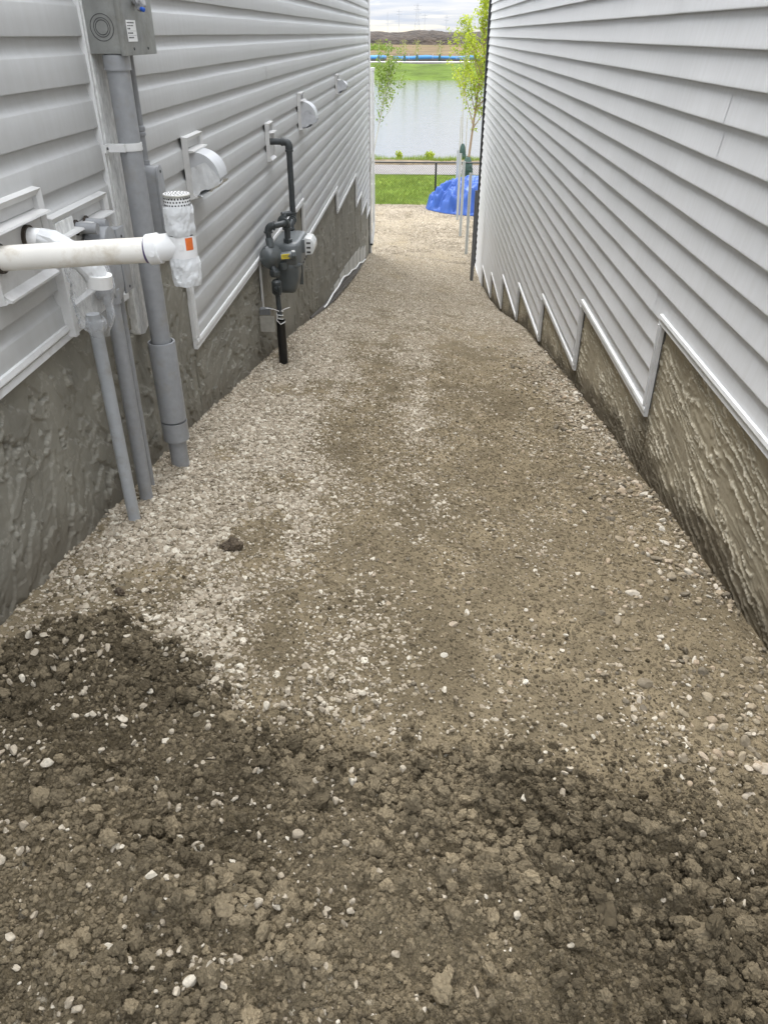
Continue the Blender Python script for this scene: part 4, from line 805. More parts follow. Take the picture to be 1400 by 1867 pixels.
# taped vent hoods
def vent_hood(ya, yb, za, zb_, depth, label, tape, seed):
    t_ = mount_block('vent_hood', label, ya, yb, za, zb_, 'taped vent hoods'); t_['category'] = 'vent hood'
    xo = -1.050; zt = zb_ - 0.062; zl = za + 0.030; a, b = ya + 0.045, ya + 0.195
    # quarter-round hood: curved roof, two cheeks
    n = 12; cv_ = [(xo + depth * math.sin(R(90) * i / n) ** 0.9, zl + 0.055 + (zt - zl - 0.055) * math.cos(R(90) * i / n)) for i in range(n + 1)]
    roof = MB(); vs = [(x, y, z) for y in (a, b) for (x, z) in cv_] + [(x - 0.006, y, z - 0.004) for y in (a, b) for (x, z) in cv_]
    m = n + 1; fs = [(i, i + 1, m + i + 1, m + i) for i in range(n)] + [(2 * m + i, 3 * m + i, 3 * m + i + 1, 2 * m + i + 1) for i in range(n)] + [(n, m + n, 3 * m + n, 2 * m + n), (0, 2 * m, 3 * m, m)]
    fs += [(i, 2 * m + i, 2 * m + i + 1, i + 1) for i in range(n)] + [(m + i, m + i + 1, 3 * m + i + 1, 3 * m + i) for i in range(n)]
    roof.add(vs, fs).build('roof', M['hood_plastic'], t_, angle=40)
    for y0_, y1_ in ((a - 0.0032, a - 0.0002), (b + 0.0002, b + 0.0032)):
        MB().prism([(xo, zl)] + [(xo + depth * 0.94, zl + 0.048)] + cv_[::-1][1:], 1, y0_, y1_).build('cheek', M['hood_plastic'], t_, smooth=False)
    # tape over the outlet and the lower cheeks: a creased sheet
    rg = np.random.default_rng(seed); nu, nv = 20, 14; org2 = ORG[t_.name]
    U_, V_ = np.meshgrid(np.linspace(0, 1, nu), np.linspace(0, 1, nv))
    Xs = xo + U_ * depth * 1.03; Ys = a - 0.006 + V_ * (b - a + 0.012); Zs = zl - 0.006 + U_ * 0.05 - 0.022 * np.sin(U_ * math.pi) + 0.034 * (fbm(U_ * 5 + seed, V_ * 4, 3, seed) - 0.5)
    me = np_mesh('outlet_tape', np.stack([Xs - org2.x, Ys - org2.y, Zs - org2.z], -1).reshape(-1, 3), grid_faces(nv, nu), False); link('outlet_tape', me, M[tape], t_)
    tz = np.linspace(0, 1, 8); U_, V_ = np.meshgrid(np.linspace(0, 1, nu), tz)
    hi_ = np.interp(U_, [0, 0.55, 1], [zl + 0.10, zl + 0.125, zl + 0.062]); lo_ = zl - 0.016 + U_ * 0.052 + 0.020 * (fbm(U_ * 7 + seed, U_ * 0, 2, seed + 2) - 0.5)
    Xs = xo + 0.002 + U_ * depth * 0.985; Zs = lo_ + (hi_ - lo_) * V_; Ys = np.full_like(Xs, a - 0.0048) - 0.007 * np.abs(fbm(U_ * 6 + seed, V_ * 4, 3, seed + 4) - 0.4)
    me = np_mesh('side_tape', np.stack([Xs - org2.x, Ys - org2.y, Zs - org2.z], -1).reshape(-1, 3), grid_faces(8, nu), False); link('side_tape', me, M[tape], t_)
    return t_
vent_hood(3.67, 3.95, -0.645, -0.385, 0.130, 'largest and nearest vent hood, wrapped in white tape', 'tape_white', 5)
vent_hood(7.20, 7.47, -0.700, -0.420, 0.135, 'middle vent hood with grey tape, just beyond the gas pipe', 'tape_grey', 9)
vent_hood(10.32, 10.58, -0.615, -0.408, 0.120, 'smallest, farthest vent hood near the back corner of left house', 'tape_grey', 14)

# ------------------------------------------------------------------ gas meter set
mount_block('mounting_block', 'narrow mounting block where the dark gas pipe enters the siding', 5.66, 5.87, -0.745, -0.508)
g = thing('gas_meter', (-0.92, 5.35, -1.9), 'dark grey gas meter with regulator, piping and white index on left wall', 'gas meter')
gx, gy = -0.915, 5.70
MB().tube([(-1.052, gy, -0.622)] + [(-0.945, gy, -0.622)] + arc((-0.945, gy, -0.652), R(90), 0, 0.030, (1, 0, 0), (0, 0, 1), 6) + [(gx, gy, -0.70), (gx, gy, -1.10)], 0.0205, 20).build('outlet_pipe', M['gas_iron'], g)
fit = MB()
fit.lathe([(0.0205, 0), (0.027, 0.001), (0.027, 0.012), (0.0205, 0.013)], (-0.968, gy, -0.622), (1, 0, 0), 20)
fit.tube([(-0.958, gy, -0.622)] + arc((-0.945, gy, -0.652), R(90), 0, 0.030, (1, 0, 0), (0, 0, 1), 6) + [(gx, gy, -0.668)], 0.0255, 20)
fit.lathe([(0.0205, 0), (0.028, 0.001), (0.028, 0.012), (0.0205, 0.013)], (gx, gy, -0.684), (0, 0, 1), 20); fit.build('elbow', M['gas_iron'], g)
def ell(c, d1, d2, r=0.024, L=0.045, nm='elbow', mat='gas_iron'):
    """malleable elbow with banded ends: from c-d1*L to c+d2*L"""
    c, d1, d2 = Vector(c), Vector(d1), Vector(d2); k = MB()
    p = [c + d1 * L] + [c + d1 * L * (1 - s_) ** 2 * 0.9 + d2 * L * s_ ** 2 * 0.9 for s_ in np.linspace(0.12, 0.88, 7)] + [c + d2 * L]
    k.tube(p, r, 18)
    for d in (d1, d2): k.lathe([(r, 0), (r * 1.22, 0.001), (r * 1.22, 0.011), (r, 0.012)], c + d * (L - 0.012), d, 18)
    k.build(nm, M[mat], g)
def pipe(a, b, r=0.019, nm='nipple', mat='gas_iron'): MB().tube([a, b], r, 18).build(nm, M[mat], g)
# outlet side: from the riser bottom over to the meter outlet
ell((gx, gy, -1.12), (0, 0, 1), (0, -1, 0)); pipe((gx, gy - 0.04, -1.12), (gx, 5.60, -1.12))
ell((gx, 5.565, -1.12), (0, 1, 0), (-0.0, 0, -1)); pipe((gx, 5.565, -1.15), (gx, 5.565, -1.225))
pipe((-0.972, 5.565, -1.065), (gx, 5.60, -1.065), 0.018); ell((-0.985, 5.565, -1.085), (1, 0, 0), (0, 0, -1), 0.022)
# inlet side: regulator up and over to the meter inlet
ell((-0.985, 5.10, -1.045), (0, 0, -1), (1, 0, 0)); pipe((-0.985, 5.10, -1.08), (-0.985, 5.10, -1.14), 0.0185)
pipe((-0.95, 5.10, -1.045), (-0.90, 5.15, -1.045), 0.0185)
ell((-0.885, 5.235, -1.045), (-0.20, -0.98, 0), (0, 0, -1), 0.0255, 0.05); pipe((-0.885, 5.235, -1.08), (-0.885, 5.235, -1.165), 0.020)
MB().tube([(-0.955, 5.10, -1.045), (-0.90, 5.165, -1.045), (-0.888, 5.205, -1.045)], 0.0185, 16).build('cross_pipe', M['gas_iron'], g)
MB().lathe([(0.032, 0), (0.032, 0.026), (0.022, 0.030)], (-0.885, 5.235, -1.180), (0, 0, 1), 6).build('union_nut', M['gas_iron'], g, smooth=False)
MB().lathe([(0.032, 0), (0.032, 0.026), (0.022, 0.030)], (gx, 5.565, -1.200), (0, 0, 1), 6).build('union_nut', M['gas_iron'], g, smooth=False)
# meter body: upper casting with rounded shoulders over two bulging diaphragm bowls
def superbox(cx_, cy_, cz_, sx_, sy_, sz_, e=0.35, nu=24, nv=14):
    mb_ = MB(); vs = []; sg = lambda v, p: math.copysign(abs(v) ** p, v)
    for i in range(nv + 1):
        ph = -math.pi / 2 + math.pi * i / nv
        for k in range(nu):
            th = 2 * math.pi * k / nu
            vs.append((cx_ + sx_ / 2 * sg(math.cos(ph), e) * sg(math.cos(th), e), cy_ + sy_ / 2 * sg(math.cos(ph), e) * sg(math.sin(th), e), cz_ + sz_ / 2 * sg(math.sin(ph), e)))
    return mb_.add(vs, [(i * nu + k, i * nu + (k + 1) % nu, (i + 1) * nu + (k + 1) % nu, (i + 1) * nu + k) for i in range(nv) for k in range(nu)])
superbox(-0.895, 5.40, -1.250, 0.190, 0.42, 0.165, 0.32).build('meter_casting', M['meter_light'], g, angle=80)
for yb_ in (5.30, 5.51):
    mb_ = superbox(-0.905, yb_, -1.400, 0.165, 0.215, 0.235, 0.45)
    mb_.v = [(x, y + (0.0), z + 0.0) for (x, y, z) in [(-0.905 + (p[0] + 0.905) * (1.0 if p[2] > -1.42 else 0.86), p[1], p[2]) for p in mb_.v]]
    mb_.build('diaphragm_bowl', M['meter_grey'], g, angle=80)
MB().box(-0.992, -0.820, 5.395, 5.415, -1.50, -1.30).build('seam_flange', M['meter_grey'], g, bevel=0.004)
MB().box(-0.805, -0.785, 5.30, 5.45, -1.262, -1.175).build('index_base', M['meter_light'], g, bevel=0.006)
ib = MB().prism([(-0.784, -1.275), (-0.735, -1.268), (-0.722, -1.240), (-0.722, -1.200), (-0.742, -1.168), (-0.784, -1.162)], 1, 5.30, 5.455).build('index_cover', M['index_white'], g, bevel=0.004)
for z_ in (-1.255, -1.225, -1.195): MB().box(-0.772, -0.745, 5.297, 5.2995, z_ - 0.006, z_ + 0.006).build('index_mark', M['ink'], ib, smooth=False)
for y_ in np.linspace(5.22, 5.58, 6): MB().lathe([(0.009, 0), (0.009, 0.006), (0.006, 0.008)], (-0.800, y_, -1.318), (1, 0, 0), 6).build('bolt', M['meter_grey'], g, smooth=False)
MB().box(-0.985, -0.806, 5.20, 5.60, -1.330, -1.306).build('casting_rim', M['meter_light'], g, bevel=0.004)
# regulator: two dished flanges on a horizontal axis, with body and cap
rc = Vector((-0.975, 5.085, -1.235)); rax = Vector((0.55, -0.83, 0.06)).normalized()
MB().lathe([(0.02, -0.052), (0.045, -0.045), (0.066, -0.026), (0.078, -0.010), (0.078, 0.010), (0.066, 0.020), (0.042, 0.036), (0.030, 0.046), (0.0, 0.050)], rc, rax, 28).build('regulator_diaphragm', M['meter_grey'], g, angle=50)
ru = rax.orthogonal().normalized(); rw = rax.cross(ru)
for k in range(8):
    a = 2 * math.pi * k / 8; MB().lathe([(0.006, -0.014), (0.006, 0.015)], rc + (ru * math.cos(a) + rw * math.sin(a)) * 0.071, rax, 6).build('bolt', M['gas_iron'], g, smooth=False)
MB().tube([rc + Vector((0.0, 0, 0.06)), rc + Vector((-0.008, 0.012, 0.115))], 0.026, 16).build('regulator_neck', M['meter_grey'], g)
MB().tube([rc + Vector((0.03, 0.02, -0.01)), rc + Vector((0.125, 0.05, 0.0))], [0.030, 0.026], 18).build('spring_tower', M['meter_light'], g)
MB().lathe([(0.031, 0), (0.031, 0.022), (0.024, 0.026)], rc + Vector((0.125, 0.05, 0.0)), (0.93, 0.36, 0), 8).build('tower_cap', M['meter_grey'], g, smooth=False)
yl = MB(); d_ = Vector((0.885, 0.465, 0.0)).normalized(); nrm = Vector((0.465, -0.885, 0))
yl.obox(rc + Vector((0.078, 0.035, 0.0)) + nrm * 0.0285, d_ * 0.055, Vector((0, 0, 0.030)), nrm * 0.003); ylb = yl.build('yellow_tag', M['yellow_label'], g, smooth=False)
yk = MB()
for z_ in (0.007, 0.0, -0.007): yk.obox(rc + Vector((0.078, 0.035, z_)) + nrm * 0.0303, d_ * 0.042, Vector((0, 0, 0.0022)), nrm * 0.0006)
yk.build('print', M['ink'], ylb, smooth=False)
MB().tube([rc + Vector((0.07, 0.02, -0.04)), rc + Vector((0.075, 0.02, -0.085))], [0.026, 0.019], 16).build('vent_spout', M['meter_grey'], g)
pipe(tuple(rc + Vector((0.0, 0, -0.05))), (-0.955, 5.06, -1.335), 0.024, 'valve_union'); MB().lathe([(0.030, -0.02), (0.034, -0.012), (0.034, 0.012), (0.030, 0.02)], (-0.955, 5.06, -1.335), (0, 0, 1), 8).build('valve_nut', M['gas_iron'], g, smooth=False)
MB().lathe([(0.022, -0.05), (0.033, -0.035), (0.033, 0.035), (0.022, 0.05)], (-0.948, 5.055, -1.425), (0, 0, 1), 14).build('shutoff_valve', M['gas_iron'], g)
MB().tube([(-0.948, 5.02, -1.425), (-0.925, 4.985, -1.425)], 0.016, 12).build('valve_key', M['gas_iron'], g); MB().obox((-0.918, 4.975, -1.425), (0.012, -0.016, 0), (0.010, 0.008, 0), (0, 0, 0.05)).build('key_lug', M['gas_iron'], g, smooth=False)
MB().tube([(-0.946, 5.055, -1.47), (-0.938, 5.045, -1.62)], 0.0165, 18).build('riser_pipe', M['gas_iron'], g)
s_ = thing('pipe_sleeve', (-0.935, 5.04, GZ(-0.935, 5.04)), 'glossy black plastic sleeve standing in gravel below the gas meter', 'pipe sleeve')
MB().lathe([(0.026, -1.64), (0.0305, -1.64), (0.031, -1.90), (0.031, -2.02)], (-0.935, 5.04, 0), (0, 0, 1), 26, cap=False).build('tube', M['sleeve_black'], s_)
# ties on the riser and the little bracket plate
t = thing('tie_wire', (-0.938, 5.045, -1.60), 'white tie wires knotted round the gas riser above the sleeve', 'wire')
MB().tube([(-0.938 + 0.021 * math.cos(a), 5.045 + 0.021 * math.sin(a), -1.585 - 0.004 * a) for a in np.linspace(0, 12.6, 40)], 0.0032, 6).build('coil', M['wire_white'], t)
MB().tube([(-0.938, 5.02, -1.575), (-0.97, 5.0, -1.555), (-1.02, 4.99, -1.545)], 0.0026, 6).build('wire_end', M['wire_white'], t)
MB().tube([(-0.925, 5.02, -1.575), (-0.90, 5.03, -1.562), (-0.87, 5.05, -1.557)], 0.0026, 6).build('wire_end', M['wire_white'], t)
MB().tube([(-0.95, 5.015, -1.60), (-0.955, 5.01, -1.635), (-0.93, 5.005, -1.66), (-0.90, 5.02, -1.645)], 0.0028, 6).build('wire_end', M['wire_white'], t)
t = thing('bracket_plate', (-1.03, 5.02, -1.70), 'small square zinc plate on bracket beside the gas riser', 'bracket')
MB().obox((-1.015, 4.985, -1.652), (0.100, -0.01, 0), (0.0, 0.003, 0), (0, 0, 0.108)).build('plate', M['bracket_zinc'], t, smooth=False, bevel=0.001)
MB().obox((-1.03, 5.02, -1.575), (0.070, 0.0, 0), (0.0, 0.05, 0), (0, 0, 0.04)).build('bracket', M['dark_post'], t, smooth=False, bevel=0.002)
MB().lathe([(0.004, 0), (0.004, 0.001)], (-1.0, 4.9835, -1.65), (0, -1, 0), 8).build('hole', M['hole_dark'], t)  # dark disc painted for a shaded opening in the plate
t = thing('strap_board', (-1.07, 5.2, -1.55), 'thin pale strip on the foundation behind the gas riser', 'strip')
MB().box(-1.078, -1.070, 5.16, 5.20, -1.62, -1.24).build('strip', M['trim_pale'], t, smooth=False)

# ------------------------------------------------------------------ downspout at the back corner
t = thing('downspout', (-1.0, 16.7, -3.8), 'white downspout at back corner of left house with kicked-out elbow', 'downspout')
dsp = MB(); 
for a, b in ((-1.034, -1.016), (-1.014, -0.998), (-0.996, -0.978)): dsp.box(a, b, 16.66, 16.72, -3.33, -0.56)
dsp.box(-1.035, -0.976, 16.664, 16.716, -3.33, -0.565); dsp.build('pipe', M['trim_white'], t, smooth=False)
MB().box(-1.040, -0.965, 16.65, 16.73, -0.60, -0.545).build('top_collar', M['trim_white'], t, smooth=False, bevel=0.004)
MB().tube([(-1.005, 16.69, -3.30), (-1.000, 16.67, -3.40), (-1.010, 16.60, -3.55), (-1.030, 16.52, -3.72)], 0.034, 4).build('elbow', M['trim_white'], t, smooth=False)
MB().box(-1.066, -1.010, 16.47, 16.53, -3.745, -3.72).build('outlet', M['dark_gap'], t, smooth=False)  # dark block painted as the shaded mouth of the elbow
for z_ in (-2.6, -1.4): MB().box(-1.042, -0.972, 16.655, 16.725, z_, z_ + 0.025).build('band', M['trim_white'], t, smooth=False)
t = thing('wall_hook', (-1.04, 16.48, -2.2), 'small bent metal hook on the back corner of left house', 'hook')
MB().tube([(-1.06, 16.47, -2.05), (-1.035, 16.46, -2.09), (-1.03, 16.45, -2.18), (-1.045, 16.45, -2.26), (-1.06, 16.46, -2.32)], 0.008, 6).build('rod', M['bracket_zinc'], t)
MB().tube([(-1.04, 16.45, -2.15), (-1.01, 16.44, -2.17), (-0.995, 16.44, -2.13)], 0.007, 6).build('arm', M['bracket_zinc'], t)
MB().box(-1.068, -1.046, 16.45, 16.48, -2.24, -2.02).build('plate', M['trim_white'], t, smooth=False)

# ------------------------------------------------------------------ loose fence posts along the property line
posts = [(1.003, 15.40, -4.19, 1.70, 'dark_post', 0.034, 'nearest and darkest steel post, beside corner of right house'),
         (1.030, 18.20, -4.28, 1.70, 'galv_post', 0.034, 'galvanised steel post second nearest, in front of blue tarp'),
         (0.977, 20.40, -4.33, 1.70, 'galv_post', 0.034, 'galvanised steel post third from the near end of the row'),
         (1.000, 23.10, -4.48, 1.70, 'galv_post', 0.036, 'galvanised steel post fourth in the row, taller than the tarp'),
         (1.028, 25.60, -4.75, 1.75, 'galv_post', 0.037, 'farthest galvanised steel post, just behind the fourth')]
for x, y, z, h, mt, r, lab in posts:
    t = thing('steel_post', (x, y, z), lab, 'post', 'steel posts along the property line')
    MB().lathe([(r, -0.25), (r, h)], (x, y, z), (0.004, 0.0, 1), 16).build('tube', M[mt], t)
    MB().lathe([(r * 0.82, h + 0.0008), (r * 0.2, h + 0.001)], (x, y, z), (0.004, 0, 1), 14).build('open_end', M['hole_dark'], t)  # dark disc on the capped tube stands in for its shaded bore

# ------------------------------------------------------------------ blue tarp over a heap
def tarp():
    n, m = 260, 130; A, U_ = np.meshgrid(np.linspace(0, 2 * math.pi, n), np.linspace(0, 1, m))
    ca, sa = np.cos(A), np.sin(A); ed = 1 + 0.10 * (fbm(ca * 2 + 5, sa * 2 + 5, 3, 7) - 0.5) * 2 + 0.04 * (fbm(ca * 9 + 5, sa * 9, 2, 8) - 0.5)
    X = 1.62 + 1.48 * U_ * ca * ed; Y = 24.90 + 1.10 * U_ * sa * ed - 0.42 * (X - 1.62)
    h = 0.98 * np.clip(1 - U_ ** 1.8, 0, 1) ** 0.85; h = h * (1 + 0.10 * (fbm(X * 1.5, Y * 1.5, 3, 21) - 0.5))
    fold = np.abs(fbm(X * 2.6 + 0.8 * Y, Y * 2.6 - X, 3, 25) - 0.5) * 2; f2 = np.abs(fbm(ca * 5 + U_ * 1.2, sa * 5 + U_, 3, 27) - 0.5) * 2
    f3 = np.abs(fbm(X * 4.5 - Y * 2, Y * 4.5 + X * 2, 2, 29) - 0.5) * 2; f4 = np.abs(fbm(ca * 9 + U_ * 2, sa * 9 + U_ * 2, 2, 33) - 0.5) * 2
    h = h + (0.50 * (0.30 - fold) + 0.75 * (0.3 - f2) * U_ + 0.07 * (0.25 - f3) + 0.10 * (0.25 - f4) * U_) * sstep(1.0, 0.90, U_) * (0.30 + 0.70 * U_)
    z0 = baseH(X, Y); Z = z0 + 0.02 + np.maximum(h, 0.0) + 0.05 * (1 - U_) * 0
    me = np_mesh('tarp', np.stack([X - 1.62, Y - 24.55, Z + 4.65], -1).reshape(-1, 3), grid_faces(m, n))
    o = link('tarp', me, M['tarp_blue']); o.location = (1.62, 24.55, -4.65); tag(o, 'crumpled bright blue tarp draped over a heap by the fence', 'tarp')
tarp()

# ------------------------------------------------------------------ chain-link fence
FY, FZ, FT = 26.62, -4.77, -3.49
fc = thing('chain_link_fence', (0.4, FY, FZ), 'low black chain-link fence between gravel yard and lawn', 'fence')
for px in (-6.8, -4.4, -2.0, 0.40, 2.8, 5.2, 7.6):
    p_ = MB().lathe([(0.030, -0.2), (0.030, FT - FZ)], (px, FY, FZ), (0, 0, 1), 14).build('fence_post', M['fence_black'], fc)
    MB().lathe([(0.034, FT - FZ - 0.03), (0.034, FT - FZ + 0.005), (0.015, FT - FZ + 0.03)], (px, FY, FZ), (0, 0, 1), 14).build('cap', M['fence_black'], p_)
MB().tube([(-8.5, FY, FT + 0.008), (8.5, FY, FT + 0.008)], 0.023, 12).build('top_rail', M['fence_black'], fc)
wm = MB(); d = 0.074; hgt = FT - FZ - 0.03; wr = 0.0048
k = int((17 + hgt) / d)
for s_ in (1, -1):
    for i in range(k):
        x0 = -8.5 - hgt + i * d if s_ > 0 else -8.5 + i * d
        x1 = x0 + s_ * hgt; y_ = FY - 0.028 - 0.004 * s_
        wm.tube([(x0, y_, FZ + 0.01), (x1, y_, FT - 0.02)], wr, 4, cap=False)
tag(wm.build('wire_mesh', M['fence_black'], fc, smooth=False), kind='stuff')

# ------------------------------------------------------------------ lawn, footpath, pond and the far shore
def sheet(name, y0, y1, x0, x1, zf, mat, nx=60, ny=30, amp=0.0, sc=0.5, kind='structure'):
    X, Y = np.meshgrid(np.linspace(x0, x1, nx), np.linspace(y0, y1, ny)); Z = zf(X, Y) + amp * (fbm(X * sc, Y * sc, 4, 41) - 0.5) * 2
    me = np_mesh(name, np.stack([X, Y, Z], -1).reshape(-1, 3), grid_faces(ny, nx)); o = link(name, me, M[mat]); tag(o, kind=kind); return o
I = lambda ys, zs: (lambda X, Y: np.interp(Y, ys, zs))
sheet('lawn', 26.55, 32.7, -40, 40, I([26.5, 32.7], [-4.77, -4.72]), 'lawn_green', 300, 60, 0.03, 0.8)
sheet('footpath', 32.6, 35.3, -40, 40, I([32.5, 35.3], [-4.700, -4.705]), 'asphalt', 60, 8)
sheet('shore_verge', 35.2, 38.6, -40, 40, I([35.2, 35.5, 36.2, 37.2, 38.6], [-4.72, -4.62, -4.63, -4.85, -5.6]), 'dry_edge', 260, 30, 0.05, 1.2)
wt = MB().box(-260, 260, 37.6, 121, -5.4, -5.22).build('pond', M['water'], None, smooth=False); tag(wt, kind='structure')
sheet('far_bank', 114.5, 133, -220, 220, I([114, 117, 124, 131, 133], [-5.5, -5.05, -4.2, -3.66, -3.66]), 'bank_green', 220, 40, 0.22, 0.2)
sheet('bank_path', 131.6, 134.5, -220, 220, I([131, 135], [-3.58, -3.56]), 'concrete_pale', 40, 4)
sheet('field', 134, 900, -600, 600, I([134, 140, 145, 205, 900], [-3.70, -3.62, -2.95, -2.1, -2.2]), 'field_soil', 160, 160, 0.12, 0.07)
for (a, b) in ((-18, -9.5), (1.5, 4)): pass
sb = sheet('soil_berm', 129.6, 131.7, -60, 60, I([129.6, 130.3, 131.7], [-3.95, -3.58, -3.62]), 'black_soil', 200, 6, 0.09, 0.6)
# dirt mound
Xm, Ym = np.meshgrid(np.linspace(-160, 160, 420), np.linspace(200, 226, 50)); pr = np.clip(np.sin(np.clip((Ym - 203) / 20, 0, 1) * math.pi), 0, 1) ** 0.45
Zm = -2.15 + pr * (2.55 + 0.22 * (fbm(Xm * 0.12, Ym * 0.12, 4, 61) - 0.5) * 2 + 0.22 * np.sin(Xm * 0.33 + 2.5 * fbm(Xm * 0.1, Ym * 0, 2, 5))) + 0.7 * pr * (fbm(Xm * 0.55, Ym * 0.55, 4, 63, 0.6) - 0.5)
o = link('dirt_mound', np_mesh('dirt_mound', np.stack([Xm, Ym, Zm], -1).reshape(-1, 3), grid_faces(50, 420)), M['mound_soil']); tag(o, kind='structure')
# blue silt netting, in sags between stakes
nt_ = thing('barrier_fence', (0, 139, -3.55), 'long bright blue barrier netting on stakes across the far shore', 'fence')
xs_ = np.linspace(-40, 40, 200); top_ = -2.86 - 0.12 * np.abs(np.sin(xs_ * 0.42)) - 0.10 * (fbm(xs_, xs_ * 0, 3, 3) - 0.5)
Vn = np.concatenate([np.stack([xs_, np.full_like(xs_, 139.0) + 0.12 * np.sin(xs_ * 1.3), top_], -1), np.stack([xs_, np.full_like(xs_, 139.05) + 0.1 * np.sin(xs_ * 1.1), np.full_like(xs_, -3.44) + 0.05 * np.sin(xs_ * 0.7)], -1)])
i_ = np.arange(199); org3 = ORG[nt_.name]
nm_ = link('netting', np_mesh('netting', Vn - np.array(org3), np.stack([i_, i_ + 1, i_ + 201, i_ + 200], -1)), M['blue_net'], nt_); sd = nm_.modifiers.new('thick', 'SOLIDIFY'); sd.thickness = 0.01
for x_ in np.arange(-36, 37, 3.7): MB().box(x_ - 0.03, x_ + 0.03, 138.9, 138.97, -3.7, -2.68).build('stake', M['pole_grey'], nt_, smooth=False)
sf = thing('silt_fence', (0, 137.2, -3.7), 'low dark silt fence in front of the blue netting', 'fence')
Vn2 = np.concatenate([np.stack([xs_, np.full_like(xs_, 137.2) + 0.1 * np.sin(xs_), -3.34 + 0.05 * np.sin(xs_ * 0.8)], -1), np.stack([xs_, np.full_like(xs_, 137.2) + 0.1 * np.sin(xs_), np.full_like(xs_, -3.75)], -1)])
link('fabric', np_mesh('fabric', Vn2 - np.array(ORG[sf.name]), np.stack([i_, i_ + 1, i_ + 201, i_ + 200], -1)), M['black_soil'], sf).modifiers.new('thick', 'SOLIDIFY').thickness = 0.01
t = thing('utility_pedestal', (-5.6, 136.3, -3.6), 'tan utility box in front of the blue netting on far shore', 'utility box')
MB().box(-6.05, -5.15, 136.0, 136.6, -3.6, -2.92).build('cabinet', M['tan_box'], t, smooth=False, bevel=0.03); MB().box(-6.1, -5.1, 135.95, 136.65, -2.92, -2.84).build('lid', M['tan_box'], t, smooth=False, bevel=0.02)

# ------------------------------------------------------------------ trees
def leaves_mesh(name, P, sizes, tone, seed, elong=1.7):
    rg = np.random.default_rng(seed); n = len(P); d = rg.normal(size=(n, 3)); d[:, 2] -= 0.4; d /= np.linalg.norm(d, axis=1)[:, None]
    u = np.cross(d, rg.normal(size=(n, 3))); u /= np.linalg.norm(u, axis=1)[:, None]; s = sizes[:, None]; w = np.cross(d, u)
    V = np.stack([P, P + d * s * elong * 0.5 + u * s * 0.5 + w * s * 0.12, P + d * s * elong, P + d * s * elong * 0.5 - u * s * 0.5 + w * s * 0.12], 1).reshape(-1, 3)
    me = np_mesh(name, V, np.arange(4 * n).reshape(n, 4), False); attr(me, 'tone', np.repeat(tone, 4)); return me
def young_tree(name, loc, h, fork, spread, nbr, nleaf, leafsize, label, bark, leafm, seed, lean=(0, 0), bare=0.0, r0=0.035, group=None, xlim=None):
    t_ = thing(name, loc, label, 'tree', group); rg = random.Random(seed); L = Vector(loc); trunk = MB(); LP = []
    tp_ = [L + Vector((lean[0] * s_ + 0.03 * math.sin(3 * s_ + seed), lean[1] * s_, h * s_)) for s_ in np.linspace(0, 1, 12)]
    trunk.tube([L - Vector((0, 0, 0.1))] + tp_, [r0 * 1.15] + [r0 * (1 - 0.88 * s_) for s_ in np.linspace(0, 1, 12)], 8)
    br = MB(); 
    for i in range(nbr):
        s_ = fork + (0.94 - fork) * (i + rg.random()) / nbr; base = tp_[0].lerp(tp_[-1], s_); k_ = s_ * 11; i0 = min(10, int(k_)); base = tp_[i0].lerp(tp_[i0 + 1], k_ - i0)
        az = i * 2.4 + rg.uniform(-0.4, 0.4); ln_ = spread * (1.15 - 0.75 * (s_ - fork) / (1 - fork)) * rg.uniform(0.65, 1.1); el_ = R(rg.uniform(40, 66))
        dv = Vector((math.cos(az) * math.cos(el_), math.sin(az) * math.cos(el_), math.sin(el_))); q = [base]
        for j in range(1, 6):
            dv = (dv + Vector((rg.uniform(-0.16, 0.16), rg.uniform(-0.16, 0.16), rg.uniform(-0.02, 0.20)))).normalized(); q.append(q[-1] + dv * ln_ / 4)
        br.tube(q, [r0 * 0.42 * (1 - 0.17 * j) for j in range(6)], 5); 
        for j in range(1, 6):
            for _ in range(3): LP.append((q[j - 1].lerp(q[j], rg.random()), 0.10 * spread))
            if j >= 2:
                tw = (dv + Vector((rg.uniform(-1, 1), rg.uniform(-1, 1), rg.uniform(-0.3, 0.7)))).normalized(); e = q[j] + tw * ln_ * rg.uniform(0.15, 0.34)
                br.tube([q[j], q[j].lerp(e, 0.5) + Vector((0, 0, 0.02)), e], [0.006, 0.004, 0.002], 4)
                for _ in range(6): LP.append((q[j].lerp(e, rg.uniform(0.25, 1.05)), 0.06 * spread))
    for j in range(14): LP.append((tp_[0].lerp(tp_[-1], rg.uniform(fork + 0.2, 1.02)), 0.05 * spread))
    trunk.build('trunk', M[bark], t_); br.build('branches', M[bark], t_)
    rn = np.random.default_rng(seed); idx = rn.integers(0, len(LP), nleaf); C = np.array([p[0][:] for p in LP])[idx]; sg = np.array([p[1] for p in LP])[idx]
    C = C + rn.normal(size=(nleaf, 3)) * sg[:, None] * 0.8
    cl = fbm(C[:, 0] * 3 + 9, C[:, 2] * 3, 3, seed)
    me = leaves_mesh('crown', C - np.array(L), rn.uniform(0.6, 1.25, nleaf) * leafsize, np.clip(cl + rn.normal(0, 0.18, nleaf), 0, 1), seed)
    link('crown', me, M[leafm], t_); return t_, tp_
TX = 0.0525 * 32.6
t1, tp1 = young_tree('young_tree', (TX, 32.6, -4.72), 5.95, 0.27, 1.25, 30, 3900, 0.062, 'leafy lime-green young tree behind the fence by right house', 'bark', 'leaf_lime', 4, lean=(0.55, 0), r0=0.050, group='young trees by the pond')
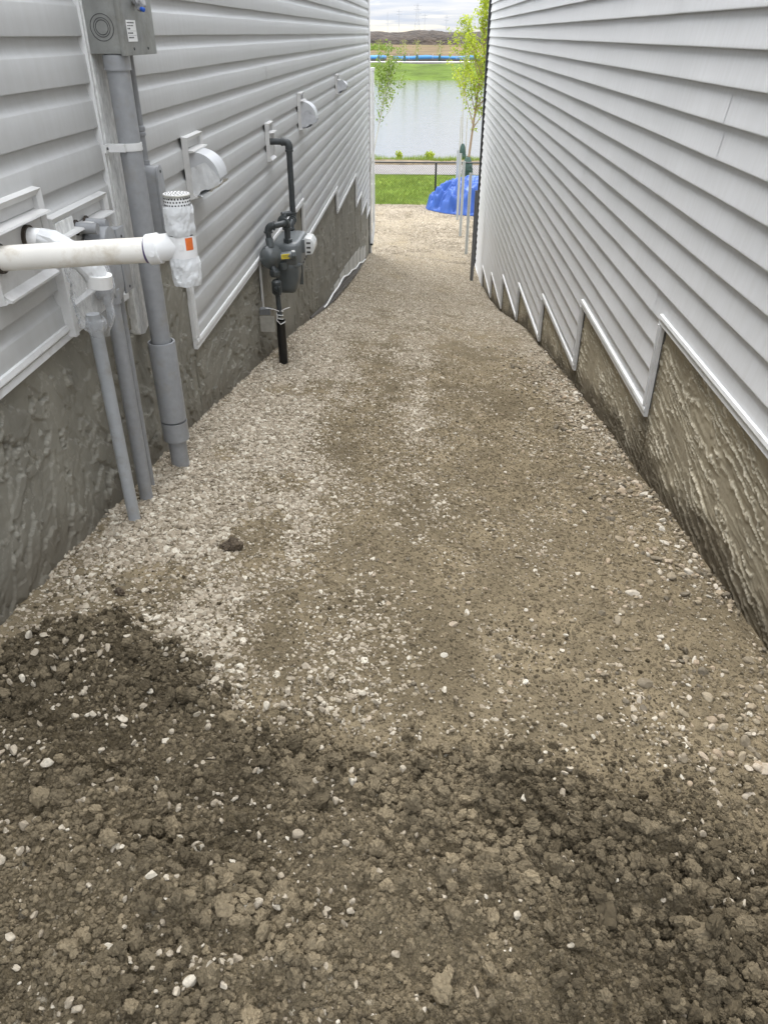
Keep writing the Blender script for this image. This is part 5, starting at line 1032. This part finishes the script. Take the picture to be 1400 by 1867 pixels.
bgm = crumple('watering_bag', [(0.20, 0.0), (0.21, 0.15), (0.17, 0.42), (0.10, 0.60), (0.06, 0.66)], (TX, 32.6, -4.70), 'bag_green', t1, 0.25, 61, 26, smooth=True, rows=16)
t2, tp2 = young_tree('young_tree', (0.0448 * 36.7, 36.7, -4.66), 5.3, 0.42, 0.95, 20, 1500, 0.058, 'slimmer staked tree left of and behind the lime-green tree', 'bark_pale', 'leaf_lime', 9, lean=(-0.05, 0), r0=0.030, group='young trees by the pond')
crumple('watering_bag', [(0.15, -0.02), (0.17, 0.12), (0.14, 0.38), (0.07, 0.58), (0.05, 0.62)], (0.0448 * 36.7 + 0.03, 36.65, -4.66), 'bag_green', t2, 0.28, 67, 26, smooth=True, rows=16)
for dx_ in (-0.10, 0.16): MB().tube([(0.0448 * 36.7 + dx_, 36.6, -4.8), (0.0448 * 36.7 + dx_, 36.6, -3.0)], 0.022, 6).build('stake', M['bark_pale'], t2)
young_tree('young_tree', (-0.0640 * 34.4, 34.4, -4.70), 3.85, 0.40, 1.25, 20, 1250, 0.060, 'sparse young tree at left, half hidden by corner of left house', 'bark_pale', 'leaf_green', 15, lean=(0.95, 0), r0=0.030, group='young trees by the pond')
# shrubs at the water's edge
def shrub(x, y, z, r, h, n, label, seed):
    t_ = thing('shrub', (x, y, z), label, 'shrub', 'shrubs at the near shore'); rg = np.random.default_rng(seed); st = MB(); C = []
    for i in range(14):
        a = rg.uniform(0, 6.28); e = Vector((x + r * rg.uniform(0.2, 1) * math.cos(a), y + r * rg.uniform(0.2, 1) * math.sin(a), z + h * rg.uniform(0.6, 1.0))); b = Vector((x, y, z - 0.05))
        st.tube([b, b.lerp(e, 0.5) + Vector((0, 0, 0.05)), e], [0.01, 0.007, 0.003], 4)
        for s_ in rg.uniform(0.25, 1.05, n // 14): p = b.lerp(e, s_); C.append((p.x + rg.normal(0, 0.035), p.y + rg.normal(0, 0.035), p.z + rg.normal(0, 0.03)))
    st.build('stems', M['bark'], t_); C = np.array(C)
    link('foliage', leaves_mesh('foliage', C - np.array([x, y, z]), rg.uniform(0.6, 1.2, len(C)) * 0.05, rg.uniform(0.1, 0.8, len(C)), seed), M['leaf_lime'], t_)
shrub(-0.0295 * 37, 37.0, -4.82, 0.14, 0.44, 420, 'small green shrub at near shore, left one of two', 3)
shrub(0.0075 * 37, 37.0, -4.82, 0.22, 0.46, 620, 'wider green shrub at near shore, right one of two', 5)
# grass fringe at the shore and along the fence
def blades(name, n, x0, x1, y0, y1, zf, h, w, label, seed):
    rg = np.random.default_rng(seed); x = rg.uniform(x0, x1, n); y = rg.uniform(y0, y1, n); z = zf(x, y); hh = h * rg.uniform(0.35, 1.0, n) * (0.5 + fbm(x * 1.3, y, 3, seed)); a = rg.uniform(0, 6.28, n)
    dx_, dy_ = np.cos(a) * w, np.sin(a) * w; lx, ly = rg.normal(0, 0.3, n) * hh, rg.normal(0, 0.3, n) * hh
    V = np.stack([np.stack([x - dx_, y - dy_, z - 0.03], -1), np.stack([x + dx_, y + dy_, z - 0.03], -1), np.stack([x + lx, y + ly, z + hh], -1)], 1).reshape(-1, 3)
    me = np_mesh(name, V, np.arange(3 * n).reshape(n, 3), False); attr(me, 'tone', np.repeat(rg.uniform(0, 1, n), 3)); o_ = link(name, me, M['grass_blade']); tag(o_, label, 'grass', kind='stuff')
blades('shore_grass', 9000, -7, 8, 35.9, 37.6, I([35.5, 36.2, 37.2, 38.6], [-4.63, -4.64, -4.86, -5.6]), 0.26, 0.012, 'ragged pale green grass fringe along the near shore', 3)
blades('lawn_grass', 42000, -6, 6, 26.68, 32.6, I([26.5, 32.7], [-4.77, -4.72]), 0.085, 0.010, 'short mown lawn grass behind the chain-link fence', 5)
# far saplings, weeds and power line
for i, (r_, bagz, lab) in enumerate(((-0.0530, 1, 'far thin sapling with dark bag at left end of far shore'), (-0.0243, 1, 'far thin sapling with dark bag just right of tan box'), (-0.0102, 1, 'far thin sapling with dark bag below the lattice tower'), (0.0151, 1, 'far thin sapling with dark bag left of the lime-green tree'))):
    y_ = 132.5 + i; x_ = r_ * y_; t_ = thing('sapling', (x_, y_, -3.6), lab, 'tree', 'saplings on the far shore')
    MB().tube([(x_, y_, -3.7), (x_ + 0.05, y_, -2.2), (x_, y_, -0.9)], [0.04, 0.03, 0.012], 5).build('trunk', M['bark_pale'], t_)
    rg = np.random.default_rng(70 + i); C = np.stack([rg.normal(0, 0.28, 160), rg.normal(0, 0.28, 160), rg.uniform(0.9, 2.8, 160)], -1)
    link('crown', leaves_mesh('crown', C, rg.uniform(0.07, 0.13, 160), rg.uniform(0, 1, 160), 80 + i), M['leaf_far'], t_)
    crumple('watering_bag', [(0.20, 0), (0.24, 0.3), (0.17, 0.75), (0.07, 0.95)], (x_, y_, -3.6), 'bag_green', t_, 0.2, 90 + i, 14, smooth=True, rows=8)
wd = np.random.default_rng(5); C = np.stack([wd.normal(-9.6, 1.6, 900), wd.normal(170, 3.0, 900), wd.uniform(-2.6, -1.7, 900) ], -1); C[:, 2] = -2.55 + np.abs(wd.normal(0, 0.35, 900))
o = link('weeds', leaves_mesh('weeds', C, wd.uniform(0.15, 0.30, 900), wd.uniform(0, 0.6, 900), 6), M['leaf_green']); tag(o, 'patch of green weeds on the brown field at far left', 'weeds', kind='stuff')
for i, (px, top, w_) in enumerate(((-0.0433, 11.0, 0), (-0.0308, 12.6, 1), (-0.00257, 10.6, 1), (0.0213, 9.6, 1), (0.0416, 8.9, 1), (0.0587, 8.0, 1))):
    y_ = 560.0; x_ = px * y_; t_ = thing('power_pole', (x_, y_, -2), ('%s power pole on the horizon, counted from the left' % ['first', 'second', 'third', 'fourth', 'fifth', 'sixth'][i]), 'power pole', 'power poles on the horizon')
    MB().tube([(x_, y_, -3), (x_, y_, top)], [0.20, 0.15], 6).build('pole', M['pole_grey'], t_)
    if w_:
        for dz in (1.2, 2.8): MB().box(x_ - 1.6, x_ + 1.6, y_ - 0.1, y_ + 0.1, top - dz - 0.12, top - dz + 0.12).build('crossarm', M['pole_grey'], t_, smooth=False)
t_ = thing('lattice_tower', (-0.0108 * 600, 600, -2), 'tall lattice power tower on the horizon', 'power tower'); x_, y_ = -0.0108 * 600, 600
for sx in (-1, 1):
    MB().tube([(x_ + sx * 2.6, y_, -3), (x_ + sx * 0.9, y_, 8), (x_ + sx * 0.45, y_, 16.6)], 0.15, 5).build('leg', M['pole_grey'], t_)
br = MB()
zz = np.linspace(-1, 16, 12); wd_ = np.interp(zz, [-3, 8, 16.6], [2.6, 0.9, 0.45])
for j in range(11):
    for s_ in (1, -1): br.tube([(x_ + s_ * wd_[j], y_, zz[j]), (x_ - s_ * wd_[j + 1], y_, zz[j + 1])], 0.07, 4)
br.build('bracing', M['pole_grey'], t_)
for z_ in (11, 13.4, 15.6): MB().box(x_ - 2.6, x_ + 2.6, y_ - 0.1, y_ + 0.1, z_ - 0.1, z_ + 0.1).build('crossarm', M['pole_grey'], t_, smooth=False)
